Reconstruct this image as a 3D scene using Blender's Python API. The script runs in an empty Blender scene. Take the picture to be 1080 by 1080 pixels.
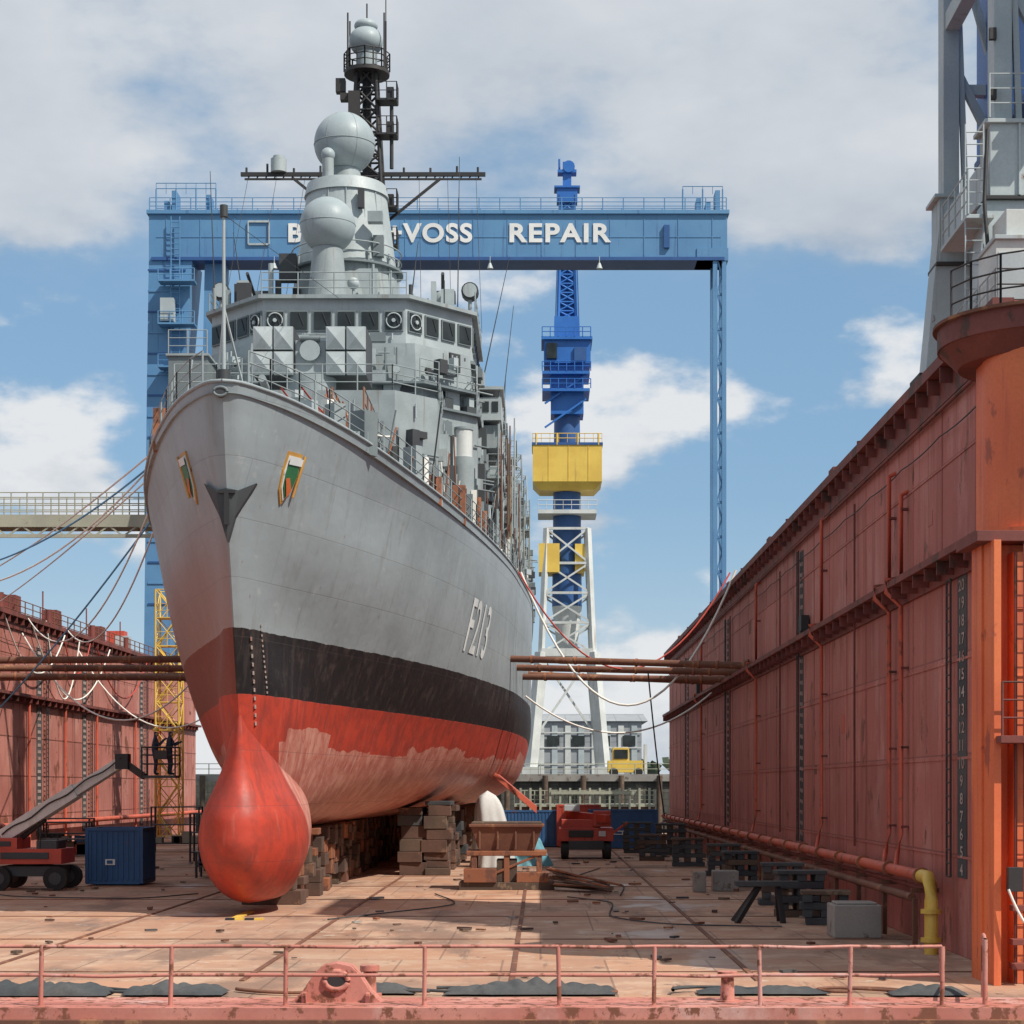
import bpy, math, random
import numpy as np
from mathutils import Vector, Matrix
random.seed(7)
R=math.radians
scene=bpy.context.scene
XC=-9.4; YS=56.0   # ship centreline and stem position
XR=10.2; XL=-32.0; ZW=14.6; H=4.1

# ---------------------------------------------------------------- materials
MATS={}
def nn(nt,t,**k):
    n=nt.nodes.new(t)
    for a,v in k.items(): setattr(n,a,v)
    return n
def mixc(nt,fac,a,b,mode='MIX'):
    m=nn(nt,'ShaderNodeMix',data_type='RGBA',blend_type=mode)
    for s,v in ((m.inputs[0],fac),(m.inputs[6],a),(m.inputs[7],b)):
        if hasattr(v,'links'): nt.links.new(v,s)
        elif isinstance(v,(int,float)): s.default_value=v
        else: s.default_value=(v[0],v[1],v[2],1)
    return m.outputs[2]
def mth(nt,op,a,b=None,c=None,clamp=False):
    m=nn(nt,'ShaderNodeMath',operation=op,use_clamp=clamp)
    for i,v in enumerate((a,b,c)):
        if v is None: continue
        if hasattr(v,'links'): nt.links.new(v,m.inputs[i])
        else: m.inputs[i].default_value=v
    return m.outputs[0]
def noise(nt,vec,scale,detail=6,rough=.55,sc=(1,1,1),off=(0,0,0)):
    mp=nn(nt,'ShaderNodeMapping'); mp.inputs['Scale'].default_value=sc; mp.inputs['Location'].default_value=off
    nt.links.new(vec,mp.inputs[0])
    n=nn(nt,'ShaderNodeTexNoise'); n.inputs['Scale'].default_value=scale; n.inputs['Detail'].default_value=detail; n.inputs['Roughness'].default_value=rough
    nt.links.new(mp.outputs[0],n.inputs['Vector'])
    return n.outputs[0]
def smooth(nt,v,a,b):
    m=nn(nt,'ShaderNodeMapRange',interpolation_type='SMOOTHSTEP')
    nt.links.new(v,m.inputs[0]); m.inputs[1].default_value=a; m.inputs[2].default_value=b
    return m.outputs[0]
def start(name):
    m=bpy.data.materials.new(name); m.use_nodes=True; nt=m.node_tree
    bs=nt.nodes['Principled BSDF']
    tc=nn(nt,'ShaderNodeTexCoord')
    return m,nt,bs,tc.outputs['Object']
def bump(nt,bs,h,strength,dist=.02):
    b=nn(nt,'ShaderNodeBump'); b.inputs['Strength'].default_value=strength; b.inputs['Distance'].default_value=dist
    nt.links.new(h,b.inputs['Height']); nt.links.new(b.outputs[0],bs.inputs['Normal'])
def plates(nt,P,axis,w,h,mort=.012,off=.5):
    sx=nn(nt,'ShaderNodeSeparateXYZ'); nt.links.new(P,sx.inputs[0])
    cb=nn(nt,'ShaderNodeCombineXYZ')
    nt.links.new(sx.outputs[axis[0]],cb.inputs[0]); nt.links.new(sx.outputs[axis[1]],cb.inputs[1])
    br=nn(nt,'ShaderNodeTexBrick'); br.offset=off
    br.inputs['Scale'].default_value=1; br.inputs['Brick Width'].default_value=w; br.inputs['Row Height'].default_value=h
    br.inputs['Mortar Size'].default_value=mort; br.inputs['Mortar Smooth'].default_value=.3
    br.inputs['Color1'].default_value=(0,0,0,1); br.inputs['Color2'].default_value=(1,1,1,1); br.inputs['Mortar'].default_value=(.5,.5,.5,1)
    nt.links.new(cb.outputs[0],br.inputs[0])
    return br.outputs['Color'],br.outputs['Fac'],sx
def paint(name,c1,c2=None,rust=None,rt=.6,rs=1.2,streak=None,st=.55,sk=1.0,rough=.55,metal=0,bmp=.15,scale=.5,plate=None,spec=.5,pm=.65,fade=None):
    m,nt,bs,P=start(name)
    c2=c2 or tuple(x*.78 for x in c1)
    col=mixc(nt,smooth(nt,noise(nt,P,scale,4),.35,.65),c1,c2)
    if fade: # chalky, sun-bleached patches
        col=mixc(nt,mth(nt,'MULTIPLY',smooth(nt,noise(nt,P,.45,6,.7,(1,1,.5),(21,4,3)),.5,.66),.6),col,fade)
    fine=noise(nt,P,14,3,.7)
    col=mixc(nt,mth(nt,'MULTIPLY',smooth(nt,fine,.35,.75),.25),col,tuple(x*.55 for x in c1))
    if plate:
        pc,pf,_=plates(nt,P,*plate)
        g=nn(nt,'ShaderNodeRGBToBW'); nt.links.new(pc,g.inputs[0])
        col=mixc(nt,mth(nt,'MULTIPLY',g.outputs[0],.42),col,tuple(x*.62 for x in c2))
        col=mixc(nt,mth(nt,'MULTIPLY',pf,pm),col,tuple(x*.3 for x in c1))
    if streak:
        s=noise(nt,P,sk,4,.65,(2.2,2.2,.16))
        col=mixc(nt,mth(nt,'MULTIPLY',smooth(nt,s,st,st+.14),.75),col,streak)
    if rust:
        r=noise(nt,P,rs,7,.68,(1,1,.7),(3,7,1))
        rr=smooth(nt,r,rt,rt+.07)
        col=mixc(nt,rr,col,rust)
    nt.links.new(col,bs.inputs['Base Color'])
    nt.links.new(mth(nt,'ADD',mth(nt,'MULTIPLY',fine,.3),rough-.15),bs.inputs['Roughness'])
    bs.inputs['Metallic'].default_value=metal
    bs.inputs['Specular IOR Level'].default_value=spec
    if bmp: bump(nt,bs,noise(nt,P,3.5,5,.6),bmp,.03)
    MATS[name]=m; return m

RUST=(.16,.055,.025)
paint('ship_gray',(.31,.355,.365),(.25,.29,.30),RUST,.68,2,(.19,.19,.175),.56,rough=.55,scale=.9,bmp=.08)
paint('ship_gray_light',(.41,.46,.47),(.34,.39,.40),RUST,.71,2,(.27,.275,.26),.58,rough=.5,scale=.9,bmp=.04)
paint('ship_gray_dark',(.18,.21,.22),(.14,.17,.18),RUST,.68,2,rough=.55,scale=.9,bmp=.08)
paint('radome',(.34,.395,.415),(.30,.355,.375),None,.74,2,(.27,.31,.32),.60,rough=.45,bmp=0,scale=.8,spec=.3)
paint('ship_dark',(.05,.058,.062),(.04,.04,.045),rough=.6)
paint('black_steel',(.022,.022,.025),(.035,.03,.028),rough=.6)
paint('blue_gantry',(.085,.22,.41),(.105,.26,.45),(.06,.07,.09),.70,.6,(.055,.14,.29),.56,rough=.55,scale=.2)
paint('blue_crane',(.02,.13,.45),(.03,.17,.52),(.02,.06,.18),.66,.5,None,rough=.45,scale=.3)
paint('blue_dark',(.02,.08,.24),(.03,.1,.28),rough=.5)
paint('yellow_paint',(.78,.54,.10),(.68,.45,.08),RUST,.70,1.,(.42,.27,.07),.60,rough=.5)
paint('white_steel',(.64,.66,.64),(.52,.54,.52),RUST,.68,.8,(.38,.32,.27),.58,rough=.5)
paint('crane_gray',(.44,.49,.50),(.36,.41,.43),RUST,.66,1.2,(.27,.26,.23),.56,rough=.5,bmp=.05)
paint('wall_red',(.52,.18,.145),(.42,.125,.10),(.19,.065,.045),.585,.7,(.29,.09,.065),.50,sk=.8,rough=.7,scale=.22,plate=(('Y','Z'),7.5,2.45,.025),fade=(.58,.30,.26))
paint('wall_pink',(.54,.22,.175),(.42,.145,.115),(.20,.07,.04),.57,.7,(.30,.10,.07),.51,sk=.8,rough=.7,scale=.22,plate=(('Y','Z'),6,2.4,.025),fade=(.60,.33,.28))
paint('dark_red',(.22,.058,.045),(.15,.04,.033),(.08,.035,.025),.54,1.2,rough=.7)
paint('orange_red',(.78,.19,.065),(.68,.14,.05),(.36,.08,.04),.59,1.1,(.50,.10,.05),.53,rough=.55,scale=.4,bmp=.1)
paint('pipe_red',(.60,.12,.065),(.48,.095,.055),(.22,.065,.035),.56,1.6,rough=.6)
paint('rail_pink',(.56,.23,.18),(.47,.16,.12),(.2,.07,.04),.52,3,rough=.7,fade=(.6,.42,.38))
paint('rust_steel',(.20,.085,.05),(.14,.055,.035),(.30,.14,.07),.56,1.5,rough=.8,bmp=.4)
paint('rust_orange',(.34,.13,.06),(.25,.09,.045),(.14,.06,.04),.52,1.5,rough=.8,bmp=.3)
paint('timber',(.13,.085,.06),(.075,.05,.038),(.2,.14,.09),.58,2,rough=.9,bmp=.5)
paint('block_brown',(.13,.07,.05),(.07,.042,.033),(.20,.11,.07),.57,2,rough=.9,bmp=.5)
paint('concrete',(.33,.31,.28),(.25,.23,.21),(.16,.12,.1),.55,1.5,rough=.9,bmp=.4)
paint('rope_white',(.86,.84,.78),(.75,.73,.66),rough=.9,bmp=0)
paint('rope_blue',(.14,.36,.60),(.11,.30,.5),rough=.9,bmp=0)
paint('hose_red',(.55,.07,.05),rough=.6,bmp=0)
paint('tarp_dark',(.045,.05,.055),(.08,.08,.08),rough=.85,bmp=.6)
paint('tarp_white',(.62,.62,.60),(.5,.5,.49),rough=.8,bmp=.3)
paint('tarp_cyan',(.16,.36,.42),(.1,.28,.35),rough=.8,bmp=.3)
paint('container_blue',(.03,.11,.27),(.025,.09,.22),RUST,.62,1.5,(.02,.06,.14),.55,rough=.55)
paint('machine_red',(.56,.08,.045),(.44,.06,.04),RUST,.60,2,(.28,.055,.035),.55,rough=.55)
paint('walkway',(.38,.38,.29),(.30,.30,.24),RUST,.62,2,rough=.7)
paint('paint_white',(.80,.80,.78),(.7,.7,.68),None,rough=.6,bmp=0)
paint('mark_white',(.46,.40,.37),(.34,.26,.23),(.3,.12,.09),.54,4,rough=.7,bmp=0)
paint('hull_letter',(.72,.74,.73),(.6,.62,.62),(.32,.34,.35),.60,3,rough=.6,bmp=0)
paint('paint_gold',(.55,.30,.06),(.42,.2,.05),RUST,.6,3,rough=.5)
paint('paint_green',(.03,.16,.06),rough=.5,bmp=0)
paint('hi_orange',(.6,.14,.04),rough=.6,bmp=0)
paint('roof_gray',(.30,.32,.34),(.36,.38,.4),None,rough=.7,plate=(('X','Z'),4,1.6,.05))
paint('quay_stone',(.13,.12,.105),(.08,.08,.07),(.2,.17,.13),.6,.5,(.04,.045,.035),.5,rough=.9,plate=(('X','Z'),1.8,.7,.06))
paint('foliage_far',(.05,.075,.045),(.035,.05,.03),rough=.9,scale=.1)
paint('rubber',(.02,.02,.02),rough=.8)
paint('skin',(.5,.3,.22),rough=.6,bmp=0)
paint('cloth_dark',(.03,.04,.07),rough=.9)
m,nt,bs,P=start('window_glass'); bs.inputs['Roughness'].default_value=.12; bs.inputs['Specular IOR Level'].default_value=.28
nt.links.new(mixc(nt,noise(nt,P,1.1,3),(.008,.011,.012),(.05,.06,.06)),bs.inputs['Base Color']); MATS['window_glass']=m
def hull_mat():
    m,nt,bs,P=start('hull_paint')
    pc,pf,sx=plates(nt,P,('Y','Z'),5.2,1.75,.014)
    X,Y,Z=sx.outputs
    g=nn(nt,'ShaderNodeRGBToBW'); nt.links.new(pc,g.inputs[0])
    big=noise(nt,P,.25,3); med=noise(nt,P,1.1,7,.68); streak=noise(nt,P,1.0,5,.65,(2.2,2.2,.12)); fine=noise(nt,P,9,4,.7)
    streak2=noise(nt,P,1.6,4,.6,(3,3,.2),(7,1,3))
    gray=mixc(nt,smooth(nt,big,.35,.65),(.315,.36,.38),(.27,.31,.33))
    gray=mixc(nt,mth(nt,'MULTIPLY',g.outputs[0],.18),gray,(.21,.24,.255))
    gray=mixc(nt,mth(nt,'MULTIPLY',smooth(nt,streak,.50,.70),.36),gray,(.19,.195,.19))
    gray=mixc(nt,mth(nt,'MULTIPLY',smooth(nt,streak2,.66,.76),.4),gray,(.20,.13,.09))
    gray=mixc(nt,mth(nt,'MULTIPLY',smooth(nt,med,.60,.66),.5),gray,(.37,.40,.41))
    port=mth(nt,'LESS_THAN',X,XC-.05)
    bounce_stain=mth(nt,'MULTIPLY',mth(nt,'MULTIPLY',port,smooth(nt,Z,13.5,9.3)),mth(nt,'ADD',.35,mth(nt,'MULTIPLY',med,.5)))  # pink staining plus reddish light off the floor, painted into the lower grey
    gray=mixc(nt,bounce_stain,gray,(.33,.17,.14))
    wob=mth(nt,'MULTIPLY',mth(nt,'SUBTRACT',med,.5),.12)
    zz=mth(nt,'ADD',Z,wob)
    blk=mixc(nt,smooth(nt,med,.52,.66),(.016,.016,.018),(.045,.038,.036))
    blk=mixc(nt,mth(nt,'MULTIPLY',smooth(nt,streak,.50,.66),.5),blk,(.06,.048,.043))
    blk=mixc(nt,mth(nt,'MULTIPLY',smooth(nt,streak2,.62,.70),.4),blk,(.12,.055,.04))
    blk=mixc(nt,mth(nt,'MULTIPLY',port,.85),blk,(.20,.06,.045))
    red=mixc(nt,smooth(nt,med,.42,.62),(.48,.058,.034),(.35,.05,.034))
    red=mixc(nt,mth(nt,'MULTIPLY',smooth(nt,streak,.50,.64),.6),red,(.25,.045,.035))
    red=mixc(nt,mth(nt,'MULTIPLY',smooth(nt,streak2,.58,.70),.35),red,(.50,.15,.11))
    pink=mixc(nt,smooth(nt,med,.40,.60),(.60,.28,.22),(.48,.17,.13))
    pink=mixc(nt,mth(nt,'MULTIPLY',smooth(nt,streak,.47,.62),.6),pink,(.38,.095,.07))
    pink=mixc(nt,mth(nt,'MULTIPLY',smooth(nt,noise(nt,P,3.2,6,.7,(1,1,.6),(2,2,9)),.58,.63),.65),pink,(.36,.06,.045))
    pink=mixc(nt,mth(nt,'MULTIPLY',smooth(nt,streak2,.58,.68),.5),pink,(.62,.41,.36))
    pl=mth(nt,'LESS_THAN',mth(nt,'ADD',zz,mth(nt,'MULTIPLY',g.outputs[0],.6)),mth(nt,'ADD',6.0,mth(nt,'MULTIPLY',mth(nt,'SUBTRACT',big,.5),1.2)))
    pl=mth(nt,'MULTIPLY',pl,mth(nt,'GREATER_THAN',mth(nt,'ADD',Y,mth(nt,'MULTIPLY',zz,.5)),64.5))
    pl=mth(nt,'MULTIPLY',pl,mth(nt,'GREATER_THAN',Z,1.9))
    low=mixc(nt,pl,red,pink)
    col=mixc(nt,mth(nt,'LESS_THAN',zz,9.0),gray,blk)
    col=mixc(nt,mth(nt,'LESS_THAN',zz,7.0),col,low)
    col=mixc(nt,mth(nt,'MULTIPLY',pf,.28),col,(.08,.06,.06))
    rust=mth(nt,'MULTIPLY',smooth(nt,noise(nt,P,2.3,7,.7,(1,1,.5),(9,2,4)),.665,.71),.7)
    col=mixc(nt,rust,col,(.17,.06,.03))
    nt.links.new(col,bs.inputs['Base Color'])
    nt.links.new(mth(nt,'ADD',mth(nt,'MULTIPLY',fine,.3),.33),bs.inputs['Roughness'])
    bs.inputs['Specular IOR Level'].default_value=.4
    dents=mth(nt,'ADD',noise(nt,P,.55,3,.5,(1,1,1.3)),mth(nt,'MULTIPLY',pf,-.08))
    dents=mth(nt,'ADD',dents,mth(nt,'MULTIPLY',fine,.04))
    bump(nt,bs,dents,.4,.12)
    MATS['hull_paint']=m
hull_mat()
def floor_mat():
    m,nt,bs,P=start('dock_floor_steel')
    pc,pf,sx=plates(nt,P,('X','Y'),2.4,9,.03,.37)
    g=nn(nt,'ShaderNodeRGBToBW'); nt.links.new(pc,g.inputs[0])
    big=noise(nt,P,.12,4,.6); med=noise(nt,P,.6,7,.65); fine=noise(nt,P,6,6,.72)
    col=mixc(nt,smooth(nt,big,.38,.62),(.47,.25,.155),(.38,.235,.165))
    col=mixc(nt,mth(nt,'MULTIPLY',smooth(nt,med,.46,.62),.8),col,(.54,.37,.26))
    col=mixc(nt,mth(nt,'MULTIPLY',g.outputs[0],.32),col,(.25,.14,.095))
    col=mixc(nt,mth(nt,'MULTIPLY',smooth(nt,noise(nt,P,.35,7,.6,(1,.4,1),(5,5,5)),.53,.64),.75),col,(.19,.12,.09))
    col=mixc(nt,mth(nt,'MULTIPLY',smooth(nt,fine,.55,.7),.55),col,(.52,.25,.12))
    col=mixc(nt,mth(nt,'MULTIPLY',smooth(nt,noise(nt,P,1.6,7,.7,(1,1,1),(2,8,1)),.62,.65),.55),col,(.54,.48,.40))
    col=mixc(nt,mth(nt,'MULTIPLY',smooth(nt,noise(nt,P,1.1,7,.75,(1,.6,1),(12,8,1)),.62,.66),.7),col,(.09,.06,.05))
    col=mixc(nt,mth(nt,'MULTIPLY',smooth(nt,noise(nt,P,.5,6,.7,(2.5,.25,1),(1,9,4)),.60,.66),.5),col,(.13,.085,.065))
    col=mixc(nt,mth(nt,'MULTIPLY',pf,.5),col,(.10,.06,.045))
    nt.links.new(col,bs.inputs['Base Color'])
    wet=smooth(nt,noise(nt,P,.3,4,.6,(1,.5,1),(1,2,3)),.56,.64)
    nt.links.new(mth(nt,'SUBTRACT',.85,mth(nt,'MULTIPLY',wet,.45)),bs.inputs['Roughness'])
    bump(nt,bs,mth(nt,'ADD',fine,mth(nt,'MULTIPLY',pf,-.5)),.35,.02)
    MATS['dock_floor_steel']=m
floor_mat()
m,nt,bs,P=start('water_surface'); bs.inputs['Roughness'].default_value=.12
nt.links.new(mixc(nt,noise(nt,P,.05,4),(.03,.05,.05),(.05,.07,.065)),bs.inputs['Base Color'])
bump(nt,bs,noise(nt,P,.8,5,.6,(1,.5,1)),.5,.3); MATS['water_surface']=m

# ---------------------------------------------------------------- mesh builder
class B:
    def __init__(s,name): s.name=name; s.v=[]; s.f=[]; s.m=[]; s.s=[]; s.mats=[]
    def mi(s,mat):
        if mat not in s.mats: s.mats.append(mat)
        return s.mats.index(mat)
    def add(s,vs,fs,mat,sm=False):
        o=len(s.v); s.v+= [tuple(v) for v in vs]; k=s.mi(mat)
        for f in fs: s.f.append(tuple(o+i for i in f)); s.m.append(k); s.s.append(sm)
    def box(s,c,d,mat,rz=0,M=None):
        x,y,z=[q/2 for q in d]
        vs=[Vector((a*x,b*y,e*z)) for e in(-1,1) for a,b in((-1,-1),(1,-1),(1,1),(-1,1))]
        if M is not None: vs=[M@v for v in vs]
        elif rz: 
            r=Matrix.Rotation(rz,3,'Z'); vs=[r@v for v in vs]
        vs=[v+Vector(c) for v in vs]
        s.add(vs,[(3,2,1,0),(4,5,6,7),(0,1,5,4),(1,2,6,5),(2,3,7,6),(3,0,4,7)],mat)
    def bx(s,x0,x1,y0,y1,z0,z1,mat): s.box(((x0+x1)/2,(y0+y1)/2,(z0+z1)/2),(abs(x1-x0),abs(y1-y0),abs(z1-z0)),mat)
    def beam(s,p,q,w,h,mat):
        p=Vector(p);q=Vector(q);d=q-p;L=d.length
        if L<1e-5:return
        M=d.to_track_quat('Y','Z').to_matrix()
        s.box((p+q)/2,(w,L,h),mat,M=M)
    def prism(s,pts,z0,z1,mat,top=None):
        n=len(pts); top=top or pts
        vs=[(x,y,z0) for x,y in pts]+[(x,y,z1) for x,y in top]
        fs=[(i,(i+1)%n,n+(i+1)%n,n+i) for i in range(n)]+[tuple(range(n))[::-1],tuple(range(n,2*n))]
        s.add(vs,fs,mat)
    def cyl(s,p,q,r,mat,r2=None,seg=14,caps=True):
        p=Vector(p);q=Vector(q);r2=r if r2 is None else r2
        d=(q-p)
        if d.length<1e-6:return
        M=d.to_track_quat('Z','Y').to_matrix()
        a=[M@Vector((math.cos(t),math.sin(t),0)) for t in [2*math.pi*i/seg for i in range(seg)]]
        A=[p+v*r for v in a];Bq=[q+v*r2 for v in a]
        s.add(A+Bq,[(i,(i+1)%seg,seg+(i+1)%seg,seg+i) for i in range(seg)],mat,True)
        if caps:
            if r>0:s.add(A,[tuple(range(seg))[::-1]],mat)
            if r2>0:s.add(Bq,[tuple(range(seg))],mat)
    def tube(s,pts,r,mat,seg=8):
        pts=[Vector(p) for p in pts]; n=len(pts); vs=[]
        for i,p in enumerate(pts):
            d=(pts[min(i+1,n-1)]-pts[max(i-1,0)]).normalized()
            up=Vector((0,0,1)) if abs(d.z)<.95 else Vector((1,0,0))
            a=d.cross(up).normalized(); b=a.cross(d)
            vs+=[p+(a*math.cos(t)+b*math.sin(t))*r for t in [2*math.pi*k/seg for k in range(seg)]]
        fs=[(i*seg+k,i*seg+(k+1)%seg,(i+1)*seg+(k+1)%seg,(i+1)*seg+k) for i in range(n-1) for k in range(seg)]
        s.add(vs,fs,mat,True)
    def sph(s,c,r,mat,sc=(1,1,1),nu=32,nv=20,z0=-1):
        vs=[];
        for j in range(nv+1):
            t=-math.pi/2+math.pi*j/nv
            for i in range(nu):
                p=2*math.pi*i/nu
                vs.append((c[0]+r*sc[0]*math.cos(t)*math.cos(p),c[1]+r*sc[1]*math.cos(t)*math.sin(p),c[2]+r*sc[2]*max(z0,math.sin(t))))
        s.add(vs,[(j*nu+i,j*nu+(i+1)%nu,(j+1)*nu+(i+1)%nu,(j+1)*nu+i) for j in range(nv) for i in range(nu)],mat,True)
    def rail(s,pts,h=1.05,n=3,sp=1.5,r=.022,mat='ship_gray',pr=.03):
        for a,b in zip(pts[:-1],pts[1:]):
            a=Vector(a);b=Vector(b);L=(b-a).length;k=max(1,round(L/sp))
            for i in range(k+1):
                p=a.lerp(b,i/k); s.cyl(p,p+Vector((0,0,h)),pr,mat,seg=6,caps=False)
            for j in range(n):
                z=Vector((0,0,h*(j+1)/n)); s.cyl(a+z,b+z,r,mat,seg=6,caps=False)
    def lattice(s,x,y,z0,z1,w0,w1,n,r,mat,d0=None,d1=None,cr=.6):
        d0=d0 or w0; d1=d1 or w1
        def c(k,i):
            t=k/n; w=w0+(w1-w0)*t; d=d0+(d1-d0)*t
            sx,sy=((-1,-1),(1,-1),(1,1),(-1,1))[i%4]
            return Vector((x+sx*w/2,y+sy*d/2,z0+(z1-z0)*t))
        for i in range(4): s.cyl(c(0,i),c(n,i),r,mat,seg=6)
        for k in range(n):
            for i in range(4):
                s.cyl(c(k,i),c(k+1,i+1),r*cr,mat,seg=5,caps=False)
                s.cyl(c(k,i+1),c(k+1,i),r*cr,mat,seg=5,caps=False)
                s.cyl(c(k+1,i),c(k+1,i+1),r*cr,mat,seg=5,caps=False)
    def ladder(s,x,y,z0,z1,mat,w=.45,axis='y',st=.3,r=.025):
        dx,dy=(w/2,0) if axis=='x' else (0,w/2)
        s.cyl((x-dx,y-dy,z0),(x-dx,y-dy,z1),r,mat,seg=5); s.cyl((x+dx,y+dy,z0),(x+dx,y+dy,z1),r,mat,seg=5)
        z=z0
        while z<z1: s.cyl((x-dx,y-dy,z),(x+dx,y+dy,z),r*.8,mat,seg=5,caps=False); z+=st
    def done(s,parent=None,bev=0):
        me=bpy.data.meshes.new(s.name); me.from_pydata(s.v,[],s.f)
        for k in s.mats: me.materials.append(MATS[k])
        me.polygons.foreach_set('material_index',s.m); me.polygons.foreach_set('use_smooth',s.s)
        me.update()
        o=bpy.data.objects.new(s.name,me); scene.collection.objects.link(o)
        if parent: o.parent=parent
        if bev:
            b=o.modifiers.new('bevel','BEVEL'); b.width=bev; b.segments=2; b.limit_method='ANGLE'; b.angle_limit=R(50)
        return o
def empty(name):
    o=bpy.data.objects.new(name,None); scene.collection.objects.link(o); return o
def text(body,name,loc,rot,size,mat,parent,sx=1,off=0,shear=0,ext=.01,align='CENTER',fn=None,space=1):
    c=bpy.data.curves.new(name,'FONT'); c.body=body; c.size=size; c.extrude=ext; c.offset=off; c.shear=shear; c.align_x=align; c.space_character=space
    c.materials.append(MATS[mat])
    o=bpy.data.objects.new(name,c); scene.collection.objects.link(o)
    o.location=loc; o.rotation_euler=rot; o.scale=(sx,1,1)
    bpy.context.view_layer.update()
    dg=bpy.context.evaluated_depsgraph_get(); me=bpy.data.meshes.new_from_object(o.evaluated_get(dg))
    me.transform(o.matrix_world)
    if fn:
        for v in me.vertices: v.co=fn(v.co)
    o2=bpy.data.objects.new(name,me); scene.collection.objects.link(o2)
    bpy.data.objects.remove(o); o2.name=name; o=o2
    if not me.materials: me.materials.append(MATS[mat])
    o.parent=parent
    return o
def rope_pts(p,q,sag,n=24):
    p=Vector(p);q=Vector(q)
    return [p.lerp(q,i/n)-Vector((0,0,sag*4*(i/n)*(1-i/n))) for i in range(n+1)]

# ---------------------------------------------------------------- hull function
def pchip(xs,ys):
    xs=np.array(xs,float);ys=np.array(ys,float);h=np.diff(xs);d=np.diff(ys)/h;n=len(xs);m=np.zeros(n)
    m[0]=d[0];m[-1]=d[-1]
    for i in range(1,n-1):
        if d[i-1]*d[i]>0:
            w1=2*h[i]+h[i-1];w2=h[i]+2*h[i-1]; m[i]=(w1+w2)/(w1/d[i-1]+w2/d[i])
    def f(x):
        x=min(max(x,xs[0]),xs[-1]); i=min(int(np.searchsorted(xs,x,side='right'))-1,n-2); i=max(i,0)
        t=(x-xs[i])/h[i]
        return float(ys[i]*(2*t**3-3*t*t+1)+h[i]*m[i]*(t**3-2*t*t+t)+ys[i+1]*(-2*t**3+3*t*t)+h[i]*m[i+1]*(t**3-t*t))
    return f
LV=[2.6,3.4,5,7,9,12,14.2,16.1]
S0=[5.5,4.2,3.5,2.9,2.2,1.15,.5,0]
TB=[{0:0,4:.2,24:.5,40:1.5,55:2.2,80:2.2,106:.5},
    {0:0,.3:.2,5:.7,25:3.0,41:5.2,56:6.0,80:6.0,106:2},
    {0:0,.2:.22,6.5:1.35,25.5:4.8,41:7.0,56:7.9,80:7.8,106:4},
    {0:0,.2:.22,7:1.75,21:4.75,32:6.6,47:8.1,60:8.5,85:8.4,106:6},
    {0:0,.2:.2,3:.95,8:2.3,17:4.55,28:6.5,43:8.2,60:8.75,85:8.7,106:7},
    {0:0,.15:.2,1:.6,4:1.75,9:3.3,16:4.95,24:6.35,40:8.0,60:8.8,85:8.7,106:7.3},
    {0:0,.1:.3,.6:.7,2:1.35,5:2.4,10:3.8,15:5.05,25:6.75,40:8.15,60:8.85,85:8.7,106:7.4},
    {0:0,.08:.33,.3:.58,1:1.05,2:1.6,5:2.75,10:4.25,15:5.4,25:6.95,40:8.25,60:8.9,90:8.7,107:7.5}]
FT=[pchip(sorted(t),[t[k] for k in sorted(t)]) for t in TB]
def hb_nom(r,zn):
    vals=[f(r) for f in FT]
    return pchip(LV,vals)(zn)
s0f=pchip(LV,S0)
zdeck=pchip([0,5,15,25,40,60,108],[16.1,15.85,15.2,14.95,14.9,15.1,15.3])
def nom(z,s): return 2.6+(z-2.6)*13.5/(zdeck(s)-2.6)
def hb(s,z):
    zn=nom(z,s); return hb_nom(max(0,s-s0f(zn)),zn)

ship=empty('warship')
nu,nv=90,44; L=107
us=[(i/nu)**2.1 for i in range(nu+1)]
for k in range(1,6): us.append(us[1]*k/6*.9)
us=sorted(us); NU=len(us)
b=B('hull')
for sgn in (1,-1):
    vs=[]
    for j in range(nv+1):
        zn=2.6+13.5*(j/nv)
        a0=s0f(zn)
        for u in us:
            r=u*(L-a0); s=a0+r
            z=2.6+(zn-2.6)*(zdeck(s)-2.6)/13.5
            vs.append((XC+sgn*hb_nom(r,zn),YS+s,z))
    fs=[]
    for j in range(nv):
        for i in range(NU-1):
            q=(j*NU+i,j*NU+i+1,(j+1)*NU+i+1,(j+1)*NU+i)
            fs.append(q if sgn>0 else q[::-1])
    b.add(vs,fs,'hull_paint',True)
def ring(j):
    zn=2.6+13.5*j/nv; a0=s0f(zn); out=[]
    for u in us:
        r=u*(L-a0); s=a0+r; out.append((hb_nom(r,zn),YS+s,2.6+(zn-2.6)*(zdeck(s)-2.6)/13.5))
    return out
for j,off,mt in ((0,0,'hull_paint'),(nv,-.35,'ship_gray')):
    rg=ring(j); vs=[(XC+x,y,z+off) for x,y,z in rg]+[(XC-x,y,z+off) for x,y,z in rg]
    b.add(vs,[(i,i+1,NU+i+1,NU+i) for i in range(NU-1)],mt)
tr=[ring(j)[-1] for j in range(0,nv+1,4)]
b.add([(XC+x,y,z) for x,y,z in tr]+[(XC-x,y,z) for x,y,z in tr],[(i,i+1,len(tr)+i+1,len(tr)+i) for i in range(len(tr)-1)],'hull_paint')
top=ring(nv)
for sg in(1,-1): b.tube([(XC+sg*x,y,z) for x,y,z in top[::2]],.06,'hull_paint',6)
hull=b.done(ship)
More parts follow.
